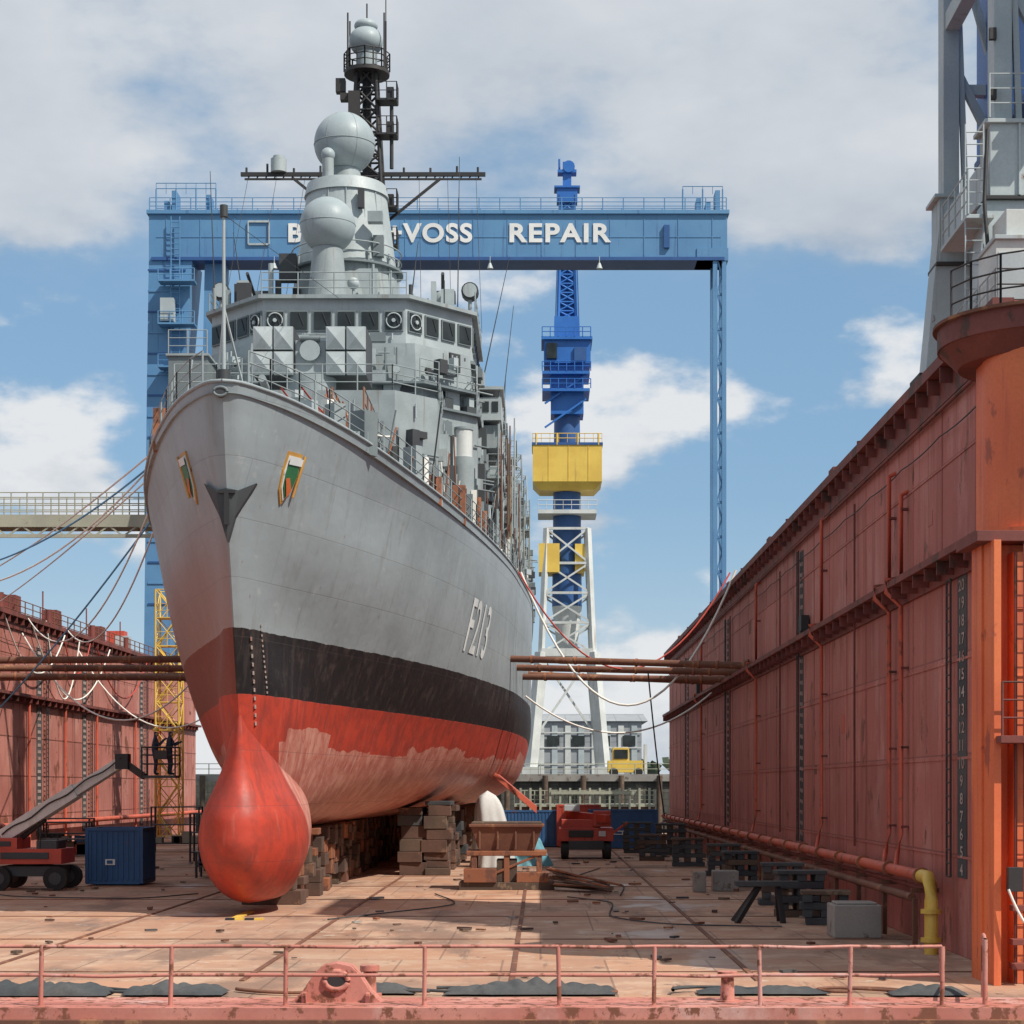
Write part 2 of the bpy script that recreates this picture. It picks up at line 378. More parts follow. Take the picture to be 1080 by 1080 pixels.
# sonar bulb
zl=[.35,.42,.6,.9,1.3,1.8,2.4,3.0,3.6,4.2,4.8,5.4,6.0,6.8]
wl=[.02,.62,.97,1.25,1.47,1.64,1.70,1.62,1.40,1.10,.84,.63,.45,.2]
sf=[5.2,4.6,4.0,3.5,3.05,2.7,2.5,2.5,2.68,2.9,3.05,3.1,3.1,3.1]
zf,wf,sff=[pchip(range(len(zl)),q) for q in(zl,wl,sf)]
b=B('sonar_bulb'); rows=48; vs=[]; prof=[]
for i in range(30): 
    t=i/29*math.pi/2; prof.append((1-math.cos(t),math.sin(t)))
for j in range(rows+1):
    k=j/rows*(len(zl)-1); z=zf(k);w=wf(k);s0=sff(k); fl=2.2+w*.9
    pts=[(s0+a*fl,w*bb) for a,bb in prof]
    for t in (.15,.3,.5,.7,.85,1): pts.append((s0+fl+t*9,w*(1-.9*t*t)))
    full=[(XC+x,YS+y,z+ (.0 if y<s0+fl else (y-s0-fl)*.25*(1-min(1,z/5)))) for y,x in pts][::-1]+[(XC-x,YS+y,z+(.0 if y<s0+fl else (y-s0-fl)*.25*(1-min(1,z/5)))) for y,x in pts[1:]]
    vs+=full; M=len(full)
b.add(vs,[(j*M+i,(j+1)*M+i,(j+1)*M+i+1,j*M+i+1) for j in range(rows) for i in range(M-1)],'hull_paint',True)
b.done(ship)
fn=lambda co: Vector((XC+hb(co.y-YS,co.z)+.035,co.y,co.z))
text('F213','hull_number',(XC+8,YS+27.6,9.95),(R(90),0,R(90)),3.3,'hull_letter',ship,sx=.86,off=.03,shear=.15,ext=0,fn=fn)
b=B('stem_marks')
for i in range(11):
    z=6.1+i*.26; s=s0f(nom(z,3))+.62
    b.box((XC+hb(s,z)+.03,YS+s,z),(.03,.16,.12),'mark_white')
for i in range(14):
    z=7.1+i*.16; s=s0f(nom(z,3))+1.4; b.box((XC+hb(s,z)+.03,YS+s,z),(.03,.10,.07),'mark_white')
b.done(ship)
# shields
b=B('coat_of_arms')
shape=[(-.50,.92),(.62,.95),(.66,.2),(.42,-.5),(-.1,-1.02),(-.5,-.5),(-.60,.2)]
def hp(s,z,sg,off):
    e=.05; x=hb(s,z); nx=1; ny=-(hb(s+e,z)-x)/e; nz=-(hb(s,z+e)-x)/e
    n=Vector((nx,ny,nz)).normalized(); return Vector((XC+sg*(x+n.x*off),YS+s+n.y*off,z+n.z*off))
for sg in(1,-1):
    for sc,off,mt in((1.0,.05,'paint_gold'),(.84,.08,'hull_letter'),(.72,.11,'paint_green')):
        P0=[hp(3.15+u*sc*.72,13.75+v*sc*.84,sg,off) for u,v in shape]
        P1=[hp(3.15+u*sc*.72,13.75+v*sc*.84,sg,0) for u,v in shape]; n=7
        b.add(P0+P1,[tuple(range(n))]+[(i,(i+1)%n,n+(i+1)%n,n+i) for i in range(n)],mt)
    P0=[hp(3.15+u,13.75+v,sg,.14) for u,v in((-.34,.62),(.42,.64),(.40,.42),(-.34,.38))]
    b.add(P0,[(0,1,2,3)],'hull_letter')
    P0=[hp(3.15+u,13.75+v,sg,.14) for u,v in((-.30,-.05),(0,-.62),(.16,-.35),(-.1,.0))]
    b.add(P0,[(0,1,2,3)],'hi_orange')
    b.cyl(hp(3.68,14.5,sg,.1),hp(3.55,13.2,sg,.1),.05,'paint_gold',seg=8)
b.done(ship)
# anchor housed in the stem
b=B('bow_anchor')
yb=YS+s0f(nom(12.6,0))-.10
for sg in(1,-1):
    b.add([(XC,yb+.06,11.45),(XC+sg*.22,yb+.04,12.2),(XC+sg*.80,yb+.56,13.3),(XC+sg*.34,yb+.02,13.0),(XC,yb-.08,13.05),
           (XC,yb+.7,11.5),(XC+sg*.22,yb+.6,12.2),(XC+sg*.80,yb+.8,13.3),(XC+sg*.34,yb+.7,13.0),(XC,yb+.7,13.05)],
          [(0,1,2,3,4),(9,8,7,6,5),(0,1,6,5),(1,2,7,6),(2,3,8,7),(3,4,9,8)],'ship_dark')
b.box((XC,yb-.08,12.45),(.14,.12,1.0),'black_steel'); b.box((XC,yb-.06,12.95),(.5,.10,.10),'black_steel')
b.done(ship)
# stabiliser fin
b=B('stabiliser_fin')
def finp(t,y,th): return (XC+5.6+(3.6)*t,y,5.9-2.95*t+th)
vs=[finp(0,100,.12),finp(1,100.6,.10),finp(1,103,.12),finp(0,103.6,.2),finp(0,100,-.12),finp(1,100.6,-.25),finp(1,103,-.25),finp(0,103.6,-.25)]
b.add(vs,[(0,1,2,3),(7,6,5,4),(0,4,5,1),(1,5,6,2),(2,6,7,3)],'pipe_red'); b.done(ship)

# ---------------------------------------------------------------- superstructure
b=B('superstructure'); G='ship_gray'; GL='ship_gray_light'; GD='ship_gray_dark'
def Y(s): return YS+s
def facet(p,q,z0,z1,n,rnd=()):
    p=Vector((p[0],p[1],0));q=Vector((q[0],q[1],0)); d=(q-p); L_=d.length; d.normalize(); nrm=Vector((d.y,-d.x,0)); ang=math.atan2(d.y,d.x)
    w=L_/n; cz=(z0+z1)/2
    for i in range(n):
        c=p+d*(w*(i+.5))
        b.box(c+nrm*.03+Vector((0,0,cz)),(w*.80,.10,(z1-z0)*1.0),GD,rz=ang)
        b.box(c+nrm*.06+Vector((0,0,cz)),(w*.70,.10,(z1-z0)*.84),'window_glass',rz=ang)
        b.cyl(c+nrm*.13+Vector((w*.0,0,cz+.35)),c+nrm*.13+d*(w*.2)+Vector((0,0,cz-.2)),.018,'black_steel',seg=4)
        if i in rnd:
            k=20;cc=c+nrm*.13+Vector((0,0,cz)); pts=[cc+(d*math.cos(t)+Vector((0,0,1))*math.sin(t))*.34 for t in [2*math.pi*a/k for a in range(k+1)]]
            b.tube(pts,.035,GL,6); b.cyl(cc,cc+nrm*.08,.09,GL)
def octa(hw,s0,s1,ch): return [(XC-hw+ch,Y(s0)),(XC+hw-ch,Y(s0)),(XC+hw,Y(s0)+ch*1.1),(XC+hw,Y(s1)),(XC-hw,Y(s1)),(XC-hw,Y(s0)+ch*1.1)]
b.prism(octa(5.2,19.5,28,1.6),14.6,19.9,G)
b.prism(octa(6.6,26,60,1.6),14.6,20.4,G)
b.prism(octa(6.3,29.5,48,2.4),20.4,24.2,G,octa(6.1,29.9,48,2.4))
brg=octa(6.15,30.6,43,2.9)
b.prism(brg,24.2,26.35,GL); 
b.prism(octa(6.4,30.3,43.25,2.95),26.35,26.52,G); b.prism(octa(6.32,30.38,43.1,2.95),24.05,24.2,GD); b.prism(octa(6.5,29.0,48.2,2.3),22.2,22.3,GD)
b.prism(octa(6.75,25.8,60.2,1.6),20.4,20.5,GD)
facet(brg[0],brg[1],24.9,25.85,6,(0,5)); facet(brg[1],brg[2],24.9,25.85,4,(0,)); facet(brg[5],brg[0],24.9,25.85,4,(3,)); facet(brg[2],brg[3],24.9,25.85,7)
for sg in(1,-1):
    b.bx(XC+sg*5.9,XC+sg*7.5,Y(36),Y(40),21.9,23.0,GL); b.bx(XC+sg*5.9,XC+sg*7.6,Y(35.8),Y(40.2),23.35,23.5,GL)
    b.bx(XC+sg*6.2,XC+sg*7.4,Y(36.3),Y(40),20.6,21.7,G)
    for i in range(3): b.bx(XC+sg*(6.15+i*.45),XC+sg*(6.45+i*.45),Y(35.96),Y(36),22.3,22.8,'window_glass')
    for yy in (36.2,38,39.8): b.cyl((XC+sg*7.4,Y(yy),21.4),(XC+sg*7.4,Y(yy),23.4),.04,G,seg=6)
    b.rail([(XC+sg*6.6,Y(27.5),20.5),(XC+sg*6.6,Y(60),20.5)],mat=G); b.rail([(XC+sg*6.3,Y(34),26.5),(XC+sg*6.3,Y(43),26.5)],mat=G)
    b.rail([(XC+sg*4.0,Y(29.1),22.3),(XC+sg*6.4,Y(31.6),22.3),(XC+sg*6.4,Y(36),22.3)],mat=G,sp=1)
    b.cyl((XC+sg*6.0,Y(35.5),26.5),(XC+sg*6.0,Y(35.5),27.6),.09,G); b.cyl((XC+sg*6.0,Y(35.3),28.0),(XC+sg*6.0,Y(35.9),28.0),.42,'ship_dark'); b.cyl((XC+sg*6.0,Y(35.2),28.0),(XC+sg*6.0,Y(35.3),28.0),.34,GL)
    b.sph((XC+sg*4.6,Y(37.5),28.0),.55,G); b.cyl((XC+sg*4.6,Y(37.5),26.5),(XC+sg*4.6,Y(37.5),27.8),.3,G); b.cyl((XC+sg*4.6,Y(37.2),28.1),(XC+sg*4.7,Y(35.2),28.8),.08,'ship_dark')
    b.box((XC+sg*4.6,Y(37.8),28.3),(1.2,.7,.5),'ship_dark')
b.bx(XC-7.0,XC-5.3,Y(27.6),Y(31),20.5,23.1,GD); b.bx(XC-7.1,XC-5.2,Y(27.5),Y(31.1),23.1,23.2,G); b.rail([(XC-7.0,Y(27.6),23.2),(XC-5.3,Y(27.6),23.2)],mat=G,sp=.8)
b.rail([(XC-3.3,Y(30.4),26.5),(XC+3.3,Y(30.4),26.5)],mat=G); b.rail([(XC-5.2,Y(19.6),19.9),(XC-3.5,Y(19.6),19.9),(XC+3.5,Y(19.6),19.9),(XC+5.2,Y(21.5),19.9),(XC+5.2,Y(28),19.9)],mat=G)
rg=random.Random(3)
def greeble(p,q,z0,z1,n,depth=.35):
    p=Vector((p[0],p[1],0));q=Vector((q[0],q[1],0));d=(q-p);L_=d.length;d.normalize();nr=Vector((d.y,-d.x,0));ang=math.atan2(d.y,d.x)
    for i in range(n):
        c=p+d*(rg.random()*L_*.92+L_*.04); z=z0+rg.random()*(z1-z0); k=rg.random(); dp=.08+rg.random()*depth
        if k<.45: b.box(c+nr*dp/2+Vector((0,0,z)),(.2+rg.random()*.6,dp,.2+rg.random()*.7),rg.choice([G,GL,GD,'ship_dark']),rz=ang)
        elif k<.72:
            zz=min(z1,z+.6+rg.random()*1.8); b.cyl(c+nr*.1+Vector((0,0,z)),c+nr*.1+Vector((0,0,zz)),.045,rg.choice([G,GL,GD]),seg=6)
        elif k<.88:
            e=c+d*(.5+rg.random()*1.5); b.cyl(c+nr*.1+Vector((0,0,z)),e+nr*.1+Vector((0,0,z)),.04,rg.choice([GD,G]),seg=6)
        else: 
            b.cyl(c+Vector((0,0,z)),c+nr*.14+Vector((0,0,z)),.17,rg.choice([GL,'ship_dark']),seg=12)
def doorp(p,q,t,z):
    p=Vector((p[0],p[1],0));q=Vector((q[0],q[1],0));d=(q-p);c=p+d*t;d.normalize();nr=Vector((d.y,-d.x,0));ang=math.atan2(d.y,d.x)
    b.box(c+nr*.03+Vector((0,0,z+.95)),(.95,.08,1.95),'ship_dark',rz=ang); b.box(c+nr*.06+Vector((0,0,z+.95)),(.8,.08,1.8),GL,rz=ang)
l1=octa(6.3,29.5,48,2.4); l0=octa(6.6,26,60,1.6); lf=octa(5.2,19.5,28,1.6)
for poly,z0,z1,k in((l1,20.8,23.9,44),(l0,16.5,20,50),(lf,15.5,19.5,24)):
    for i in(0,1,2,5): 
        a=poly[i];c=poly[(i+1)%6]; LL=math.hypot(a[0]-c[0],a[1]-c[1]); 
        greeble(a,c,z0,z1,int(k*LL/8)+3)
doorp(l1[0],l1[1],.85,20.5);doorp(l1[1],l1[2],.6,20.5);doorp(l0[1],l0[2],.5,17.5);doorp(l0[2],l0[3],.2,17.5);doorp(l0[2],l0[3],.5,17.5)
greeble((XC-3.3,Y(30.6)),(XC+3.3,Y(30.6)),24.3,24.8,8,.15)
for i in range(80):
    x=XC+rg.uniform(-5.5,5.5); s=rg.uniform(32,42); h=rg.uniform(.3,1.7)
    k=rg.random()
    if k<.4: b.box((x,Y(s),26.5+h/2),(rg.uniform(.2,.7),rg.uniform(.2,.7),h),rg.choice([G,GL,GD,'ship_dark']))
    elif k<.85: b.cyl((x,Y(s),26.5),(x,Y(s),26.5+h*1.4),rg.uniform(.03,.13),rg.choice([G,GL,'ship_dark']),seg=8)
    else: b.cyl((x,Y(s),26.5),(x,Y(s),26.5+h*.7),.06,G,seg=8); b.sph((x,Y(s),26.5+h*.7+.2),.28,GL,nu=14,nv=10)
# midship blocks
b.prism(octa(6.9,52,62,.8),20.5,23.2,G); b.prism(octa(8.3,62,92,1.0),15,19.6,G); b.prism(octa(6.9,66,84,1.0),19.6,24,G); b.prism(octa(8.2,86,98,.8),19.6,22.4,G)
b.prism(octa(3.6,60,70,1),22,29,G,octa(2.8,61,69,1))
b.lattice(XC+1,Y(76),24,34,1.6,.7,8,.07,G); b.sph((XC+6.2,Y(70),25.4),1.2,'radome'); b.cyl((XC+6.2,Y(70),24),(XC+6.2,Y(70),24.6),.7,G)
b.lattice(XC+7.6,Y(78),19.6,27.5,1.3,.9,7,.06,G); b.lattice(XC+7.9,Y(90),22.4,28,1.2,.8,5,.06,GL)
for p in((6.9,52,62,.8,20.7,23),(8.3,62,92,1,15.5,19.4),(6.9,66,84,1,19.8,23.8),(8.2,86,98,.8,19.8,22.2)):
    o=octa(*p[:4])
    for i in(0,1,2): greeble(o[i],o[i+1],p[4],p[5],16 if i<2 else 60,.7)
for s,z,w in((43,21.4,1.3),(46,22.6,1.3),(52,19.8,1.6),(58,22.2,1.5),(66,21.5,2.1),(74,20.4,2.1),(50,24.6,1.1),(62,24.6,1.6),(80,22.6,2.3),(36,19.2,1.3),(70,23.4,2.0),(86,24.4,2.3)):
    x0=XC+6.3; b.bx(x0,x0+w,Y(s),Y(s+4),z-.12,z,G); b.rail([(x0+w*.2,Y(s),z),(x0+w,Y(s),z),(x0+w,Y(s+4),z)],mat=G,sp=.9)
    b.beam((x0,Y(s+.3),z-1.2),(x0+w,Y(s+.3),z-.1),.08,.08,G)
    for i in range(6):
        hh=rg.uniform(.4,1.5); b.box((x0+rg.uniform(.2,w-.2),Y(s+rg.uniform(.3,3.7)),z+hh/2),(.4,.5,hh),rg.choice([G,GL,'ship_dark',GD,'hi_orange' if i==0 else G]))
for i in range(56):
    s=rg.uniform(34,92); x=XC+rg.uniform(6.9,8.2)+(.5 if s>60 else 0); z=rg.uniform(15,18); h=rg.uniform(2,7.5)
    b.cyl((x,Y(s),z),(x,Y(s),z+h),.04,rg.choice([G,GL,'walkway','rust_steel']),seg=5)
    if i%2: b.cyl((x,Y(s),z+h*.8),(x,Y(s+3.5),z+h*.8),.035,rg.choice([G,GL,'walkway']),seg=5)
    if i%3==0: b.cyl((x,Y(s),z+h*.2),(x,Y(s+2.5),z+h),.03,G,seg=5)
for s,z in((54,18.3),(56.2,18.3),(58.4,18.3)):
    b.cyl((XC+6.9,Y(s),z),(XC+6.9,Y(s+1.5),z),.42,'paint_white',seg=16)
b.cyl((XC+6.0,Y(27),15),(XC+6.0,Y(27),18.5),.5,G); b.cyl((XC+6.0,Y(27),18.5),(XC+6.0,Y(27),19.7),.42,'white_steel'); b.cyl((XC+6.0,Y(27),19.7),(XC+6.0,Y(27),19.8),.46,G)
b.bx(XC+5.5,XC+6.9,Y(29),Y(31),15,18.6,'ship_dark')
for x,s,z0,z1,dx in((-5.9,33,26.5,33,-.2),(5.2,40,26.5,36,.1),(7,50,22,31,.9),(6.4,42,24,31.5,1.4),(-5.0,36,26.5,31,-.5),(3.3,34,26.5,30,.3),(6.8,64,20,30,.4),(6.8,80,20,29,.5)):
    b.cyl((XC+x,Y(s),z0),(XC+x,Y(s),z0+1),.09,G,seg=6); b.cyl((XC+x,Y(s),z0+1),(XC+x+dx,Y(s),z1),.035,'ship_dark',seg=5,r2=.015)
b.done(ship,bev=0)

b=B('radar_tower')
sc_=36.0
b.cyl((XC,Y(sc_),26.5),(XC,Y(sc_),28.9),2.7,G,2.45,seg=40)
b.cyl((XC,Y(sc_),28.9),(XC,Y(sc_),32.6),2.45,GL,1.95,seg=40); b.cyl((XC,Y(sc_),32.6),(XC,Y(sc_),33.2),2.05,GL,1.9,seg=40)
b.cyl((XC-.1,Y(sc_),33.2),(XC-.1,Y(sc_),34.0),.85,G,.75,seg=24); b.sph((XC-.1,Y(sc_),35.3),1.47,'radome',nu=48,nv=32)
b.cyl((XC-.45,Y(31.8),26.5),(XC-.45,Y(31.8),29.0),.95,G,.7,seg=24); b.sph((XC-.45,Y(31.8),30.1),1.28,'radome',nu=48,nv=32)
k=48; b.tube([(XC-.1+1.475*math.cos(2*math.pi*i/k),Y(sc_)+1.475*math.sin(2*math.pi*i/k),35.2) for i in range(k+1)],.018,G,5)
for a in(0,60,120):
    b.tube([(XC-.1+1.475*math.sin(t)*math.cos(R(a)),Y(sc_)+1.475*math.sin(t)*math.sin(R(a)),35.3+1.475*math.cos(t)) for t in [math.pi*2*i/48 for i in range(49)]],.010,G,5)
b.tube([(XC-.45+1.285*math.cos(2*math.pi*i/48),Y(31.8)+1.285*math.sin(2*math.pi*i/48),30.1) for i in range(49)],.015,G,5)
b.cyl((XC-.75,Y(34.6),33.0),(XC-.75,Y(34.6),34.1),.28,G); b.sph((XC-.75,Y(34.6),34.3),.34,'radome',nu=16,nv=12)
for a in range(0,360,30):
    x=XC+2.5*math.cos(R(a)); y=Y(sc_)+2.5*math.sin(R(a)); b.cyl((x,y,26.5),(x,y,29.6),.06,G,seg=6)
b.tube([(XC+2.65*math.cos(2*math.pi*i/40),Y(sc_)+2.65*math.sin(2*math.pi*i/40),29.9) for i in range(41)],.035,G,5)
b.tube([(XC+2.65*math.cos(2*math.pi*i/40),Y(sc_)+2.65*math.sin(2*math.pi*i/40),29.45) for i in range(41)],.03,G,5)
b.cyl((XC,Y(sc_),28.9),(XC,Y(sc_),29.0),2.75,GD,seg=40)
b.bx(XC+.6,XC+1.7,Y(33.6),Y(34.4),27.2,28.6,GL); b.bx(XC-2.9,XC-2.1,Y(33.2),Y(34.0),28,29.2,'ship_dark')
b.box((XC+1.6,Y(33.6),31.0),(.7,.5,.5),G); b.box((XC+.9,Y(33.9),32.0),(.3,.3,.9),'ship_dark'); b.box((XC+1.7,Y(34.2),29.8),(.5,.4,1.0),GD)
for a in (250,275,300,320): 
    x0=XC+2.3*math.cos(R(a)); y0=Y(sc_)+2.3*math.sin(R(a)); b.cyl((x0,y0,29),(XC+1.95*math.cos(R(a)),Y(sc_)+1.98*math.sin(R(a)),32.6),.04,G,seg=6)
b.done(ship)
b=B('main_mast')
K='black_steel'; xm=XC+.25; ym=Y(44)
b.lattice(xm,ym,26.5,42,2.6,.95,13,.11,K,cr=.6); b.cyl((xm,ym,33),(xm,ym,42),.24,K)
b.cyl((xm,ym,41.6),(xm,ym,41.8),1.2,K,seg=20); b.cyl((xm,ym,41.8),(xm,ym,44.0),.55,'radome',seg=28); b.sph((xm-.05,ym,43.4),.9,'radome',sc=(1,1,.85)); b.sph((xm-.05,ym,44.2),.62,'radome',sc=(1,1,.6))
b.rail([(xm+1.2*math.cos(R(a)),ym+1.2*math.sin(R(a)),41.8) for a in range(0,361,45)],h=.95,n=3,sp=.5,r=.03,mat=K,pr=.04)
for a in(30,150,210,330): b.cyl((xm+1.1*math.cos(R(a)),ym+1.1*math.sin(R(a)),41.8),(xm+1.1*math.cos(R(a)),ym+1.1*math.sin(R(a)),44.7),.045,K,seg=6)
b.cyl((xm,ym,44.3),(xm,ym,45.4),.04,K,seg=6); b.cyl((xm+1.0,ym,44),(xm+1.0,ym,47),.03,K,seg=5)
zy=36.3
b.beam((XC-6.4,ym,zy+.1),(XC+6.5,ym,zy+.1),.16,.2,K); b.beam((XC-6.2,ym,zy-.15),(XC+6.3,ym,zy-.15),.08,.1,K)
for sg in(1,-1):
    b.beam((xm+sg*.8,ym,zy-2.6),(xm+sg*3.9,ym,zy-.1),.13,.13,K)
    for i in range(12):
        x=XC+sg*(1+.46*i); b.cyl((x,ym,zy-.2),(x+.2,ym,zy+.2),.04,K,seg=5)
    for i in(2.2,3.6,5.0,6.1): b.cyl((XC+sg*i,ym,zy),(XC+sg*i,ym,zy+rg.uniform(.3,.7)),.06,K,seg=6)
    for k in(3,4.5,6): b.cyl((XC+sg*k,ym,zy),(XC+sg*(k+.5),ym-6,26.6),.012,K,seg=4,caps=False)
b.cyl((XC-4.4,ym,zy+.2),(XC-4.4,ym,zy+.9),.42,GL,seg=20); b.cyl((XC-4.4,ym,zy+.9),(XC-4.4,ym,zy+1.05),.3,GL,seg=20)
for z in(30,32.4,34.4,38.2,40): 
    b.box((xm+1.1,ym-.6,z),(1.1,1.0,.1),K); b.box((xm+1.3,ym-.7,z+.4),(.35,.35,.6),K); b.box((xm-1.1,ym-.4,z+.3),(.5,.5,.35),K)
    b.rail([(xm+.6,ym-1.1,z),(xm+1.65,ym-1.1,z),(xm+1.65,ym-.1,z)],h=.9,n=2,sp=.5,mat=K)
b.cyl((xm+1.35,ym-.6,36.5),(xm+1.35,ym-.6,39.8),.1,K,seg=8); b.bx(xm-.9,xm-.3,ym-.9,ym-.5,37,40.5,K); b.bx(xm-1.6,xm-1.1,ym-.5,ym,40.6,41.3,K)
b.done(ship)
b=B('missile_launcher')
ym=Y(22)
b.cyl((XC,ym,19.9),(XC,ym,20.9),1.0,G,seg=24); b.box((XC,ym+.3,21.6),(1.25,1.6,1.5),GL)
for sg in(1,-1):
    b.box((XC+sg*1.48,ym+.6,21.85),(1.66,2.7,2.0),'ship_dark')
    for i in range(2):
        for j in range(2):
            cx=XC+sg*1.48+(i-.5)*.84; cz=21.85+(j-.5)*1.02
            b.box((cx,ym+.55,cz),(.78,2.9,.94),GL)
            f=ym-.9; q=.36;h=.44
            b.add([(cx-q,f,cz-h),(cx+q,f,cz-h),(cx+q,f,cz+h),(cx-q,f,cz+h),(cx,f-.16,cz)],[(0,1,4),(1,2,4),(2,3,4),(3,0,4)],GL)
b.cyl((XC,ym-.7,21.9),(XC,ym+.5,21.9),.42,GL,seg=20); b.cyl((XC-.4,ym-.6,22.4),(XC+.4,ym-.6,22.4),.12,GD)
b.done(ship,bev=.02)
b=B('naval_gun'); ym=Y(13)
b.cyl((XC,ym,14.9),(XC,ym,16.2),1.7,G,seg=28); b.sph((XC,ym,16.3),1.6,GL,sc=(1,1.1,1.15),z0=0); b.cyl((XC,ym-1,17.3),(XC,ym-5,17.9),.13,G)
b.done(ship)
b=B('deck_fittings')
for sg in(1,-1):
    pts=[(XC+sg*max(.2,(hb(s,zdeck(s)-.01)-.12)),Y(s),zdeck(s)) for s in [.6,1.5,3,5,8,11,14,17,20,24,28,33,38,44,50,56,62,70,80,90,100]]
    b.rail(pts,h=1.05,n=3,sp=1.4,mat=G,r=.02,pr=.032)
cl=[G,GL,G,GD,'ship_dark','rope_white','rust_steel',GL,'rust_orange',GD]
for i in range(260):
    s=rg.uniform(3,74); sg=1 if rg.random()<.8 else -1
    x=XC+sg*(hb(s,zdeck(s)-.01)-rg.uniform(.3,1.6)); h=rg.uniform(.3,1.5)+ (0.8 if s>14 else 0); k=rg.random(); z=zdeck(s)-.35
    if k<.35: b.box((x,Y(s),z+h/2),(rg.uniform(.2,.7),rg.uniform(.2,.8),h),rg.choice(cl),rz=rg.random())
    elif k<.65: b.cyl((x,Y(s),z),(x,Y(s),z+h*1.1),rg.uniform(.04,.2),rg.choice(cl),seg=10)
    else:
        b.cyl((x,Y(s),z),(x+rg.uniform(-.6,.6),Y(s)+rg.uniform(-1,1),z+h*1.7),.035,rg.choice(cl),seg=6)
for s in (9.5,11,12.5,14,15.5,17): 
    for dx in(2.2,3.3): b.cyl((XC+dx,Y(s),15),(XC+dx,Y(s),17.9),.035,'rust_orange' if s<14 else G,seg=6)
for z in(16.9,17.4,17.9): 
    b.cyl((XC+2.2,Y(9.5),z),(XC+2.2,Y(17),z),.03,'rust_orange',seg=6); b.cyl((XC+3.3,Y(9.5),z),(XC+3.3,Y(17),z),.03,G,seg=6)
for i in range(22): 
    s=rg.uniform(7,14); b.box((XC+rg.uniform(-.5,3.2),Y(s),16.8+rg.random()*.6),(.3,.3,.25),rg.choice(['rust_orange','rust_steel',GL,'rope_white','ship_dark']),rz=rg.random())
for i in range(5): b.tube(rope_pts((XC+rg.uniform(0,3),Y(9),17.8),(XC+rg.uniform(1,4),Y(17),17.6),.5),.035,rg.choice(['hose_red','rope_white']),5)
b.cyl((XC-.1,Y(.9),16),(XC-.1,Y(.9),21.2),.065,GL,r2=.045,seg=10); b.cyl((XC-.1,Y(.9),21.2),(XC-.1,Y(.9),21.55),.12,'ship_dark'); b.cyl((XC-.1,Y(.9),16.1),(XC-.1,Y(.9),16.6),.2,'ship_dark')
b.beam((XC-.1,Y(.9),18.5),(XC-.5,Y(2.0),16),.05,.05,GL); b.beam((XC-.1,Y(.9),18.5),(XC+.4,Y(2.0),16),.05,.05,GL)
b.cyl((XC,Y(.9),21.2),(XC+.2,Y(30.5),26.4),.012,K,seg=4,caps=False)
b.tube([(XC-.05+.2*math.cos(t),Y(0)-.02,15.78+.13*math.sin(t)) for t in [2*math.pi*i/24 for i in range(25)]],.045,GD,8); b.cyl((XC-.05,Y(-.03),15.78),(XC-.05,Y(.3),15.78),.17,'ship_dark')
b.done(ship)

# ---------------------------------------------------------------- dock floor, water, quay
b=B('water'); b.add([(-4000,-200,-2.6),(4000,-200,-2.6),(4000,8000,-2.6),(-4000,8000,-2.6)],[(0,1,2,3)],'water_surface'); b.done()
b=B('dock_floor'); b.bx(-45,24,35.0,168,-2.9,0,'dock_floor_steel')
b.bx(-45,24,34.75,35.0,-.75,.05,'rail_pink'); b.bx(-45,24,34.6,34.75,-3,-.16,'rust_steel')
b.bx(-45,24,35.0,36.6,-.1,.04,'rail_pink')
b.done()
b=B('keel_track')
for x in(-12.5,-6.3,-.6,4.6): b.bx(x-.06,x+.06,40,160,0,.03,'rust_steel')
for y in range(42,160,9): b.bx(-31,10,y-.05,y+.05,0,.02,'rust_steel')
for i in range(4): b.bx(-9.7+i*.3,-9.45+i*.3,58.3,58.6,0.0,.06,'yellow_paint' if i%2 else 'black_steel')
b.bx(-9.6,-9.35,59.0,62,0,.05,'yellow_paint')
b.done()
b=B('keel_blocks'); rb=random.Random(5)
y=66.5
while y<160:
    z=0; w=1.35
    hgt=2.55 if y>70 else .9+ (y-64)*.22
    mats=['rust_steel','timber','block_brown','timber','block_brown','rust_orange']
    while z<hgt-.05:
        h=min(rb.choice([.3,.38,.5,.6]),hgt-z); b.box((XC+rb.uniform(-.12,.12),y+rb.uniform(-.08,.08),z+h/2),(w*rb.uniform(.85,1.35)+.3,1.15*rb.uniform(.85,1.1),h-.012),rb.choice(mats),rz=rb.uniform(-.04,.04)); z+=h
    y+=1.75
b.done(bev=.02)
b=B('bilge_blocks')
def hullz(s,dx):
    z=2.62
    while z<14 and hb(s,z)<dx: z+=.05
    return z
for y in(89,95,101,107,114,121,130,140):
    for sg in(1,-1):
        for dx in(3.4,4.6):
            top=min(hullz(y-YS,dx-.3)-.05,3.45); z=0
            while z<top-.03:
                h=min(rb.choice([.35,.5,.6]),top-z); b.box((XC+sg*dx+rb.uniform(-.1,.1),y+rb.uniform(-.1,.1),z+h/2),(1.2*rb.uniform(.85,1.05),2.2*rb.uniform(.85,1.1),h-.012),rb.choice(['timber','block_brown','timber','tarp_dark','block_brown']),rz=rb.uniform(-.05,.05)); z+=h
b.done(bev=.02)

